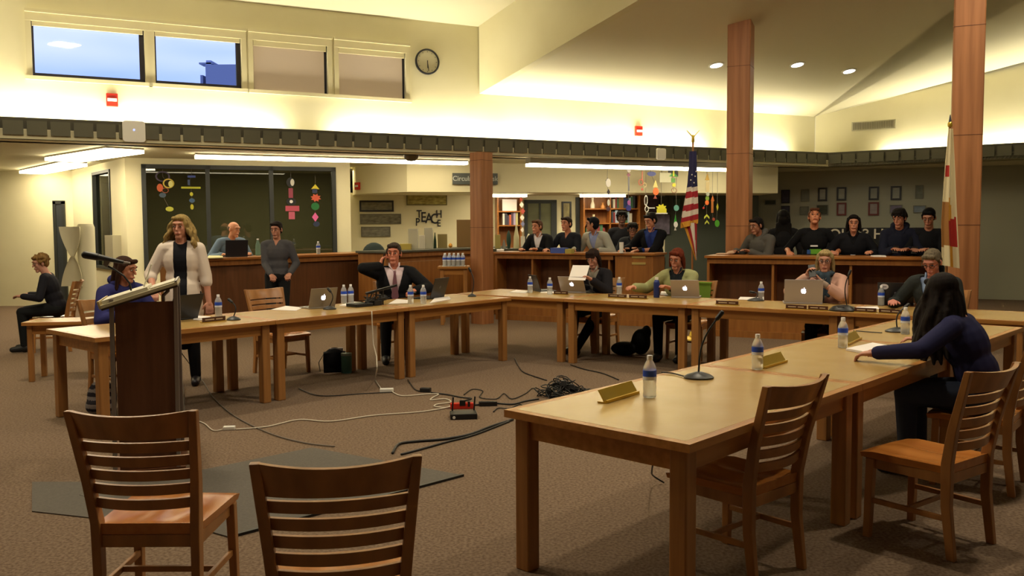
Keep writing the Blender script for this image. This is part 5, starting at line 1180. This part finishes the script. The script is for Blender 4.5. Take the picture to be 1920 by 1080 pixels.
# window decorations stuck on the office glass
def shape(mb, kind, x, z, w_, h_, th=.006):
    if kind == 'disc': mb.prism([(x+w_/2*cos(k/16*2*pi), z+h_/2*sin(k/16*2*pi)) for k in range(16)], 0, th)
    elif kind == 'ring':
        for k in range(16):
            a_, b_ = k/16*2*pi, (k+1)/16*2*pi; mb.prism([(x+w_/2*cos(a_), z+h_/2*sin(a_)), (x+w_/2*cos(b_), z+h_/2*sin(b_)), (x+w_*.38*cos(b_), z+h_*.38*sin(b_)), (x+w_*.38*cos(a_), z+h_*.38*sin(a_))], 0, th)
    elif kind == 'box': mb.prism([(x-w_/2, z-h_/2), (x+w_/2, z-h_/2), (x+w_/2, z+h_/2), (x-w_/2, z+h_/2)], 0, th)
    elif kind == 'tri': mb.prism([(x-w_/2, z-h_/2), (x+w_/2, z-h_/2), (x, z+h_/2)], 0, th)
    elif kind == 'dia': mb.prism([(x-w_/2, z), (x, z-h_/2), (x+w_/2, z), (x, z+h_/2)], 0, th)
    elif kind == 'star':
        mb.prism([((x+w_/2*cos(k*pi/8+.1)*(1 if k % 2 else .62)), z+h_/2*sin(k*pi/8+.1)*(1 if k % 2 else .62)) for k in range(16)], 0, th)
    elif kind == 'chev': mb.prism([(x-w_/2, z-h_/2), (x-w_/2, z-h_*.1), (x, z+h_/2), (x+w_/2, z-h_*.1), (x+w_/2, z-h_/2), (x, z+h_*.05)], 0, th)
def ornament(label, P, a, top, pieces, off=.0, hang=False):
    U = V((cos(a), sin(a), 0)); N = V((-sin(a), cos(a), 0)); o0 = P-N*off; x0, y0 = pieces[0][1], top
    A = pw(x0, y0, o0, a); M2 = MX.Translation((A.x, A.y, 0)) @ rz(a); Mi = M2.inverted(); t_ = thing('hanging_ornament', label, 'ornament', M2.translation, a)
    pts = [Mi @ pw(x0, y0, o0, a)]
    if hang: pts[0].z = ZF0
    for k, (kd, x, y, w_, h_, c_) in enumerate(pieces):
        p = Mi @ pw(x, y, o0, a); s = pw(x, y, o0, a).y/FPX; mb = MB(Rx); shape(mb, kd, p.x, p.z, w_*s, h_*s); o_ = mb.build('ornament_piece', mat('orn_'+c_, c_, .6), t_); o_.location.y = -.007*(k % 3); pts.append(p+V((0, .004, 0)))
    MB().tube(pts, .004, 4).build('string', mat('string_grey', '5a5448', .7), t_); return t_
OW = W0-WN*.0; offw = .012
ornament('cluster of rings hanging in the left pane of the office window', W0, WA, 318, [('ring', 305, 331, 26, 20, '3d3347'), ('ring', 316, 344, 20, 18, 'b8a23c'), ('disc', 320, 345, 8, 12, 'c9c47a'), ('disc', 300, 352, 11, 15, 'b4552c'), ('ring', 310, 357, 12, 10, '8e4a36'), ('disc', 305, 366, 12, 9, '3b4a58'), ('disc', 318, 392, 14, 9, 'a8a83c')], .05)
ornament('blue and yellow rod ornament in the left pane of the office window', W0, WA, 318, [('box', 359, 331, 14, 4, '3b4a8c'), ('box', 354, 342, 4, 10, '3b4a6a'), ('box', 358, 352, 34, 3.5, 'a8ac2c'), ('disc', 359, 364, 6, 7, 'b8b430'), ('disc', 360, 376, 10, 8, '3a5578'), ('disc', 360, 388, 6, 10, 'b0a82c')], .05)
ornament('black and pink totem ornament in the right pane of the office window', W0, WA, 322, [('disc', 545, 342, 16, 18, '1a1a1c'), ('disc', 548, 342, 7, 13, 'c8c4b8'), ('box', 545, 362, 8, 18, '8c3a4c'), ('disc', 546, 378, 18, 14, '17181c'), ('disc', 546, 378, 6, 6, 'dedad6'), ('box', 548, 391, 25, 10, 'b0485c'), ('box', 547, 404, 11, 14, 'b4566a')], .05)
ornament('chain of coloured shapes in the right pane of the office window', W0, WA, 330, [('tri', 591, 350, 15, 9, 'c8b82c'), ('box', 590, 358, 9, 8, '26304e'), ('star', 592, 371, 20, 16, 'c4553c'), ('disc', 591, 387, 15, 14, '1f6a34'), ('dia', 591, 407, 12, 17, 'd6609a'), ('disc', 593, 420, 12, 10, '28324c')], .05)
# mobiles hanging under the fascia
HP = F0+FN*.55
def mobile(label, top, pieces, off=0): return ornament(label, HP-FN*off, FA, top, pieces, hang=True)
mobile('dark drop shaped mobile, leftmost of the hanging mobiles', 308, [('tri', 1139, 336, 9, 6, '2a2626'), ('disc', 1140, 343, 11, 16, '9a958c'), ('dia', 1140, 360, 7, 11, '262024'), ('disc', 1141, 380, 6, 12, 'b8b4a4'), ('star', 1140, 392, 12, 10, '4a3038')])
mobile('mobile with a pale disc and purple beads above the wide bookcase', 310, [('disc', 1179, 318, 10, 11, '9e968c'), ('dia', 1178, 328, 9, 8, '6c3c4c'), ('box', 1178, 345, 3, 26, '57565c'), ('disc', 1179, 380, 7, 9, '8c4c86'), ('disc', 1178, 390, 12, 11, '2e2f78')])
mobile('thin red ring mobile, third of the hanging mobiles', 318, [('box', 1204, 330, 2, 18, 'a05a48'), ('ring', 1201, 342, 11, 12, 'a04838'), ('ring', 1208, 347, 8, 9, 'b4a070'), ('disc', 1204, 355, 4, 5, '9c4434')])
mobile('mobile with a blue boat shape and orange balloon', 311, [('box', 1218, 313, 14, 2, 'c8c8c8'), ('disc', 1221, 326, 20, 9, '3c4272'), ('tri', 1228, 344, 11, 15, 'b0a060'), ('disc', 1229.5, 359, 13, 14, 'd0602c'), ('tri', 1228, 369, 8, 7, '8a4436')])
mobile('mobile with a blue disc over a grey mesh square', 308, [('disc', 1237, 313, 11, 12, '3a4a8e'), ('box', 1247, 333, 26, 18, '9b987e')])
mobile('mobile with a green and black flag square and yellow shapes', 312, [('box', 1262, 322, 23, 18, '1c1d14'), ('tri', 1262, 327, 21, 8, '2f7a2c'), ('box', 1262, 322, 3, 17, 'b8b032'), ('box', 1262, 338, 9, 8, '4c7a34'), ('star', 1263, 347, 11, 9, 'b8ac30'), ('ring', 1263, 357, 13, 10, '8a6a52')])
mobile('tall yellow rocket mobile right of the national flag', 320, [('tri', 1326, 331, 10, 14, '9a7a2c'), ('box', 1326, 350, 8, 20, 'a4946a'), ('disc', 1326, 364, 8, 8, '8f927e'), ('disc', 1326, 372, 9, 10, '6f8f34'), ('disc', 1325, 380, 9, 9, 'd0682c'), ('disc', 1318, 390, 5, 4, 'b03a2c')])
mobile('orange and brown strip mobile beside the tall post', 330, [('tri', 1336, 372, 9, 10, 'a85a24'), ('box', 1335, 388, 5, 22, 'a4622a'), ('disc', 1337, 411, 6, 6, '9a4636')])
mobile('spiky yellow crown cut out hanging left of the national flag', 366, [('star', 1240, 390, 26, 16, 'c8c22e'), ('box', 1240, 395, 22, 8, 'c4bc2c'), ('box', 1240, 400, 26, 2, 'd8d8d0')])
mobile('white and black curling strip mobile near the wide bookcase', 364, [('ring', 1211, 376, 8, 20, 'd0cfc8'), ('ring', 1212, 392, 9, 12, 'd8d6cc'), ('box', 1220, 390, 16, 2, 'c8c8c0'), ('ring', 1213, 402, 5, 10, 'b8b6ac')])
mobile('teal disc mobile with a green tree and white bulb', 372, [('disc', 1268, 390, 12, 11, '5c9486'), ('tri', 1266, 410, 7, 16, '2f8a2c'), ('disc', 1266, 421, 9, 11, 'd6d6d2'), ('tri', 1266, 428, 5, 8, 'c8c4bc')])
mobile('pair of yellow green chevrons between flag and post', 396, [('chev', 1325, 406, 12, 9, 'c6cf4a'), ('chev', 1325, 417, 10, 8, 'b9c04a')])
mobile('small yellow drop beside the tall post', 378, [('dia', 1345, 388, 5, 14, 'b0a832'), ('disc', 1344, 419, 11, 13, '4c9a2c')])
mobile('faded coloured mobile beside the white flag', 315, [('disc', 1752, 331, 8, 14, '7a4a34'), ('disc', 1748, 354, 4, 8, 'a83a34'), ('dia', 1747, 373, 10, 16, '8c9a3a'), ('disc', 1750, 390, 8, 12, '7a7494')], 0) if False else None
# ---- flags
def multimat(o, mats, fn):
    for m_ in mats[1:]: o.data.materials.append(m_)
    for f_ in o.data.polygons: f_.material_index = fn(f_.center)
fd = 11.9; fp = pd(1298.5, 400, fd); FX = fp.x
t = thing('flag_stand', 'national flag on a tall eagle topped pole between the counters', 'flag', (FX, fd, 0))
zt_ = pd(1297, 262, fd).z
MB().lathe([(.16, 0), (.15, .03), (.04, .06), (.02, .12)], 24).build('pole_base', gold_m, t, smooth='auto'); MB().cyl((0, 0, .05), (0, 0, zt_), .014, .013).build('pole', mat('pole_wood', '8a5a30', .4), t, smooth='auto')
e = MB(); e.cap((0, 0, zt_-.02), (0, 0, zt_+.05), .022, .016); e.build('finial_body', gold_m, t, smooth='auto')
MB().beam((0, 0, zt_+.03), (-.085, 0, zt_+.125), .03, .012, .012, .006).build('eagle_wing', gold_m, t); MB().beam((0, 0, zt_+.03), (.085, 0, zt_+.125), .03, .012, .012, .006).build('eagle_wing', gold_m, t)
def fz(y): return pd(1297, y, fd).z
def fxx(x): return pd(x, 400, fd).x-FX
prof = [(284, 1291, 1304), (310, 1290, 1305), (340, 1288, 1306), (360, 1285, 1307), (390, 1279, 1308), (411, 1276, 1308), (424, 1276, 1307)]
def interp(y):
    for a, b in zip(prof, prof[1:]):
        if a[0] <= y <= b[0]: k = (y-a[0])/(b[0]-a[0]); return a[1]+(b[1]-a[1])*k, a[2]+(b[2]-a[2])*k
    return prof[-1][1:]
def fsurf(y0, y1, tilt, off):
    def g(u, v):
        y = y0+(y1-y0)*v; l, r = interp(y); x = fxx(l+(r-l)*u); yy = y+tilt*(1-u)*v
        return (x, -.035+.028*sin(u*3*pi+v*.6)*(.4+.6*v)+off, fz(yy))
    return g
o = MB().grid(fsurf(284, 419, 9, 0), 24, 68, fsurf(284, 419, 9, .012)).build('flag_cloth', mat('flag_navy', '232248', .8), t, smooth='auto')
wm, rm, gm_ = mat('flag_white', 'cfc4b4', .85), mat('flag_red', '99202a', .85), mat('flag_gold', 'c9902c', .7)
def band(c_):
    l = (c_.x-fxx(1276))/(fxx(1308)-fxx(1276)); y = 528+(1.573+(c_.z-1.573) - 0)*0
    yy = (fz(300)-c_.z)/(fz(300)-fz(400))*100+300 - 7*(1-l)*max(0, (yv-284)/135) if False else (fz(300)-c_.z)/(fz(300)-fz(400))*100+300
    yy -= 7*(1-l)*max(0, (yy-320)/100)
    for lim, k in ((350, 0), (358, 1), (369, 2), (381, 1), (392, 2), (402, 1), (411, 2)):
        if yy < lim: return k
    return 3
multimat(o, [None, wm, rm, gm_], band)
def fold(u, v):
    y = 418+70*v; l = 1278+(1304-1278)*v**.8; r = 1307-1*v; return (fxx(l+(r-l)*u), -.03+.022*sin(u*7+v*3), fz(y))
o = MB().grid(fold, 18, 24, lambda u, v: (fold(u, v)[0], fold(u, v)[1]+.014, fold(u, v)[2])).build('flag_lower_fold', gm_, t, smooth='auto')
def band2(c_):
    yv = (fz(418)-c_.z)/(fz(418)-fz(488)); l = fxx(1278+26*max(0, min(1, yv))**.8); r = fxx(1307); u_ = (c_.x-l)/max(.01, r-l)
    return 0 if u_ < .22 else (2 if u_ < .42 or u_ > .78 else 1)
multimat(o, [None, wm, rm], band2)
for k in range(12):
    y_ = 322+(k*13) % 26; 
so = MB()
for (x_, y_) in ((1295, 328), (1301, 331), (1293, 338), (1299, 343), (1303, 322)): pS = (fxx(x_), -.066, fz(y_)); so.add([(pS[0]-.008, pS[1], pS[2]-.008), (pS[0]+.008, pS[1], pS[2]-.008), (pS[0]+.008, pS[1], pS[2]+.008), (pS[0]-.008, pS[1], pS[2]+.008), (pS[0], pS[1]+.03, pS[2])], [(0, 1, 2, 3), (0, 4, 1), (1, 4, 2), (2, 4, 3), (3, 4, 0)])
so.build('stars', wm, t)
# state flag
fd2 = 10.0; fp = pd(1777, 400, fd2); FX2 = fp.x
t = thing('flag_stand', 'white state flag with red stripe and gold fringe at right edge', 'flag', (FX2, fd2, 0))
zt_ = pd(1774, 232, fd2).z; MB().lathe([(.16, 0), (.15, .03), (.04, .06), (.02, .12)], 24).build('pole_base', gold_m, t, smooth='auto'); MB().cyl((0, 0, .05), (0, 0, zt_), .014, .013).build('pole', mat('pole_wood', '8a5a30', .4), t, smooth='auto')
MB().cyl((0, 0, zt_), (0, 0, zt_+.10), .018, .004).build('spear_finial', mat('finial_dark', '2a2c3c', .4), t); MB().cap((0, 0, zt_-.02), (0, 0, zt_+.0), .025, .025).build('finial_collar', gold_m, t)
def f2z(y): return pd(1777, y, fd2).z
def f2x(x): return pd(x, 400, fd2).x-FX2
pr2 = [(242, 1772, 1779), (300, 1768, 1783), (380, 1765, 1788), (420, 1764, 1791), (500, 1768, 1797)]
def s2(off):
    def g(u, v):
        y = 242+258*v
        for a, b in zip(pr2, pr2[1:]):
            if a[0] <= y <= b[0]+.01: k = (y-a[0])/(b[0]-a[0]); l = a[1]+(b[1]-a[1])*k; r = a[2]+(b[2]-a[2])*k
        return (f2x(l+(r-l)*u), -.04+.03*sin(u*3.4*pi+v)*(.3+.7*v)+off, f2z(y+6*(u-.5)*v))
    return g
o = MB().grid(s2(0), 24, 60, s2(.012)).build('flag_cloth', mat('flag_cream', 'd8cba4', .85), t, smooth='auto')
def b3(c_):
    y = (f2z(300)-c_.z)/(f2z(300)-f2z(400))*100+300
    for a, b in zip(pr2, pr2[1:]):
        if a[0] <= y <= b[0]+.01: k = (y-a[0])/(b[0]-a[0]); l = f2x(a[1]+(b[1]-a[1])*k); r = f2x(a[2]+(b[2]-a[2])*k); break
    else: return 0
    u_ = (c_.x-l)/(r-l)
    if u_ < .36: return 2 if 378 < y < 462 else (1 if 312 < y < 330 and u_ > .1 else 0)
    if u_ < .55: return 3 if 370 < y < 414 or y > 462 else (1 if y > 414 else 0)
    if 405+20*(1-u_) < y < 462 and u_ < .9: return 1
    return 0 if u_ > .7 or y < 385 else 3
multimat(o, [None, mat('flag_red2', 'a82a20', .8), mat('flag_brown', '9a6a34', .8), gm_], b3)
# ---- things on the back counter (behind)
BCa = atan2((BC1-BC0).y, (BC1-BC0).x)
def onb(x, y=466.5, z=1.191): return pz(x, y, z)
def ob(name, label, cat, x0, x1, y0, y1, m_, depth=.08, kind='box', dist=None):
    d_ = dist or (onb((x0+x1)/2, 466).y+.15); A, B = pd(x0, 400, d_), pd(x1, 400, d_); zb, zt2 = 1.191, pd(x0, y0, d_).z; w_ = B.x-A.x; t_ = None
    if kind == 'box': o_ = MB().box((-w_/2, -depth/2, 0), (w_/2, depth/2, zt2-zb)).build(name, m_, bevel=.003)
    elif kind == 'cone': o_ = MB().lathe([(w_/2, 0), (w_*.42, (zt2-zb)*.5), (w_*.2, (zt2-zb)*.8), (w_*.12, zt2-zb)], 16).build(name, m_, smooth='auto')
    elif kind == 'ball': o_ = MB().lathe([(w_*.25, 0), (w_*.5, (zt2-zb)*.4), (w_*.42, (zt2-zb)*.75), (w_*.1, zt2-zb)], 16).build(name, m_, smooth='auto')
    o_.location = ((A.x+B.x)/2, d_, zb); return tag(o_, label, cat)
def dB(x): return onb(x, 465.5).y+.1
def dist_b(x):     # depth of the counter's middle at image column x
    P0_ = BC0+V((-sin(BCa), cos(BCa), 0))*.3; p = pw(x, 400, P0_, BCa); return p.y
clear = mat('clear_bin', 'd4d2c2', .25, trans=.35, ior=1.1)
IT = [('storage_box', 'low yellow box on the dark worktop', 'box', 750, 770, 457, 'c2ad52', 'box', .2), ('display_case', 'tall clear case on the dark worktop, left one', 'display case', 766, 783, 429, clear, 'box', .2), ('display_case', 'clear case with pink lid on the dark worktop', 'display case', 796, 811, 427, clear, 'box', .2),
      ('white_card', 'tall white card with a small figure on the worktop', 'card', 785, 796, 441, 'e9e4d4', 'box', .02), ('figurine', 'slim dark green figure on the worktop', 'figurine', 812, 818, 436, '23402c', 'cone', 0), ('picture_board', 'brown picture board leaning at the back of the worktop', 'board', 820, 838, 439, '8c7c4c', 'box', .02),
      ('figurine', 'small orange figure on the worktop', 'figurine', 840, 848, 456, 'd0912c', 'ball', 0), ('cork_panel', 'large brown panel standing on the worktop left of the short post', 'panel', 856, 884, 412, '6d5228', 'box', .04)]
for nm, lab, cat, x0, x1, y0, c_, kd, dp_ in IT: ob(nm, lab, cat, x0, x1, y0, 0, c_ if not isinstance(c_, str) else mat('item_'+c_, c_, .6), dp_ or .08, kd, dist_b((x0+x1)/2))
dk = 15.9
ct = thing('display_counter', 'dark topped counter holding jars and figures, right of the short post', 'counter', (-.36, dk-.3, 0)); MB().box((0, 0, 1.12), (1.3, .6, 1.17)).build('counter_top', mat('dark_worktop', '4b4a3c', .4), ct); MB().box((.03, .03, 0), (1.27, .58, 1.119)).build('cabinet_body', desk_m, ct)
for (x0, x1, y0, c_, kd, lab) in ((928, 938, 438, '9a8c4c', 'box', 'stack of brown boxes right of the short post'), (941, 948, 447, '8e8c80', 'cone', 'grey cup right of the short post'), (949, 958, 430, '1f3a2c', 'ball', 'dark green bust behind the shelving counter'), (962, 974, 420, 'bdb68c', 'cone', 'pale green draped figure behind the shelving counter'),
        (976, 984, 441, 'dcd8c4', 'box', 'white card behind the shelving counter'), (986, 996, 436, 'd6d2b4', 'ball', 'cream figure left of the first student')):
    o_ = ob('figurine' if kd != 'box' else 'box', lab, 'ornament', x0, x1, y0, 0, mat('item_'+c_, c_, .6), .1, kd, dk-.05); o_.location.z = 1.1705
# red and white garland beside the small bookcase
ornament('red and white twisted garland beside the small bookcase', B0-BN*.4, BA, 370, [('star', 977, 374, 7, 8, 'a8442c'), ('dia', 978, 384, 9, 12, 'd8d2c4'), ('dia', 980, 396, 9, 12, 'a8483c'), ('dia', 979, 408, 9, 12, 'd4ccc0'), ('dia', 980, 420, 8, 12, '6a6c8c'), ('dia', 979, 431, 7, 10, 'd4ccc0')])
# boxes on the shelving counter
def onm(x, y): return pz(x, y, 1.1412)
p = onm(1046, 475); o = MB().box((-.13, 0, 0), (.11, .16, .085)).build('carton', mat('carton_blue', '3f55a8', .6)); o.location = p; o.rotation_euler = (0, 0, ma); tag(o, 'blue carton on the shelving counter before the second student', 'box')
p = onm(1065, 475.5); o = MB().box((-.05, 0, 0), (.05, .14, .07)).build('carton', mat('carton_yellow', 'a89a4c', .6)); o.location = p; o.rotation_euler = (0, 0, ma); tag(o, 'small yellow carton right of the blue carton', 'box')
p = onm(1167, 475); o = MB().lathe([(.03, 0), (.034, .16), (.034, .17)], 16).build('paper_cup', white_m); o.location = p+V((0, .12, 0)); tag(o, 'tall white cup on the shelving counter before the student with glasses', 'cup')
# label holders on the counter end
for k, y in enumerate((482, 494)):
    A = pw(1198, y, MA, ma); o = MB().box((-.11, -.014, -.018), (.11, -.005, .018)).build('label_holder', mat('label_gold', 'b29a58', .5)); o.parent = mid_counter; o.matrix_local = (MX.Translation(MA) @ rz(ma)).inverted() @ MX.Translation(A) @ rz(ma)
q = pz(1368, 478, 1.1415); o = blob('paper_heap', 'crumpled pale papers on the right counter beside the tall post', 'paper', (q.x, q.y+.2, q.z-.006), [((-.06, 0, .015), (.1, .07, .015)), ((.07, .01, .03), (.06, .05, .03))], mat('paper_warm', 'c9a88c', .7), 0, .008)
# dim office chair behind the counter
q = loc_at(704, 15.4); t = thing('office_chair', 'dark green padded office chair back behind the man on the phone', 'chair', q, rad(200))
b_ = MB(); b_.ell((0, -.2, 1.08), (.22, .05, .22)); remesh('backrest', b_, mat('chair_green', '1f2e2c', .7), .015, 2, t); MB().lathe([(.24, .5), (.25, .53), (.24, .58)], 20).build('seat', mat('chair_green', '1f2e2c', .7), t, smooth='auto'); MB().cyl((0, 0, .08), (0, 0, .5), .03).build('gas_column', black_m, t); MB().beam((0, -.2, .52), (0, -.2, .95), .05, .02, upv=(0, 1, 0)).build('back_support', black_m, t)
for k in range(5): MB().beam((0, 0, .09), (.28*cos(k*1.2566), .28*sin(k*1.2566), .05), .04, .03).build('base_spoke', black_m, t); 
# left corner: white twisted drape, wall box
d_ = 12.6
def rib(off, ph):
    def g(u, v):
        z = pd(128, 425+112*v, d_).z; w_ = .13*(abs(cos(v*pi*1.0))**.8+.14); c_ = .0+.03*sin(v*3); a_ = (u-.5)*2
        return (pd(128, 400, d_).x+c_+a_*w_, d_+.06*cos(a_*1.5)*ph+off, z)
    return g
t = MB().grid(rib(0, 1), 12, 24, rib(.02, 1)).build('fabric_drape', mat('drape_white', 'c9c3a4', .8), smooth='auto'); tag(t, 'pale fabric drape pinched in the middle, hanging by the corridor at far left', 'drape')
zb = pd(128, 535, d_).z; zt_ = pd(128, 420, d_).z; x_ = pd(143, 400, d_).x; ps = thing('display_stand', 'pale round column stand right beside the pinched drape', 'column', (x_+.04, d_+.18, 0)); MB().lathe([(.16, 0), (.15, .05), (.12, .1), (.12, zt_-.05), (.10, zt_)], 24).build('column_shaft', mat('drape_white', 'c9c3a4', .8), ps, smooth='auto')
t_, z_ = lw(220, 470); z0_, z1_ = lw(220, 500)[1], lw(220, 441)[1]; x0_ = lw(228, 470)[0]; x1_ = lw(213, 470)[0]
o = MB(LM).box((x0_, .001, z0_), (x1_, .14, z1_)).build('wall_box', mat('box_grey', 'a9a288', .5)); tag(o, 'narrow grey box on the corridor wall right of the tall side window', 'wall box')
# print on shirts
for k, (cx_, z_, w_, h_, c_) in (('p17', (0, .27, .10, .022, 'd8d8dc')), ('p17', (-.02, .19, .16, .07, '6aa838')), ('p17', (.07, .185, .05, .06, '3a5a9a')), ('p18', (.0, .20, .06, .022, 'd4d4dc'))):
    body, TW, inf = PEOPLE[k]; TMl = inf['TM']; y_ = .148
    o = MB(TMl).box((cx_-w_/2, y_-.006, z_-h_/2), (cx_+w_/2, y_+.004, z_+h_/2)).build('shirt_print', cloth(c_), body)
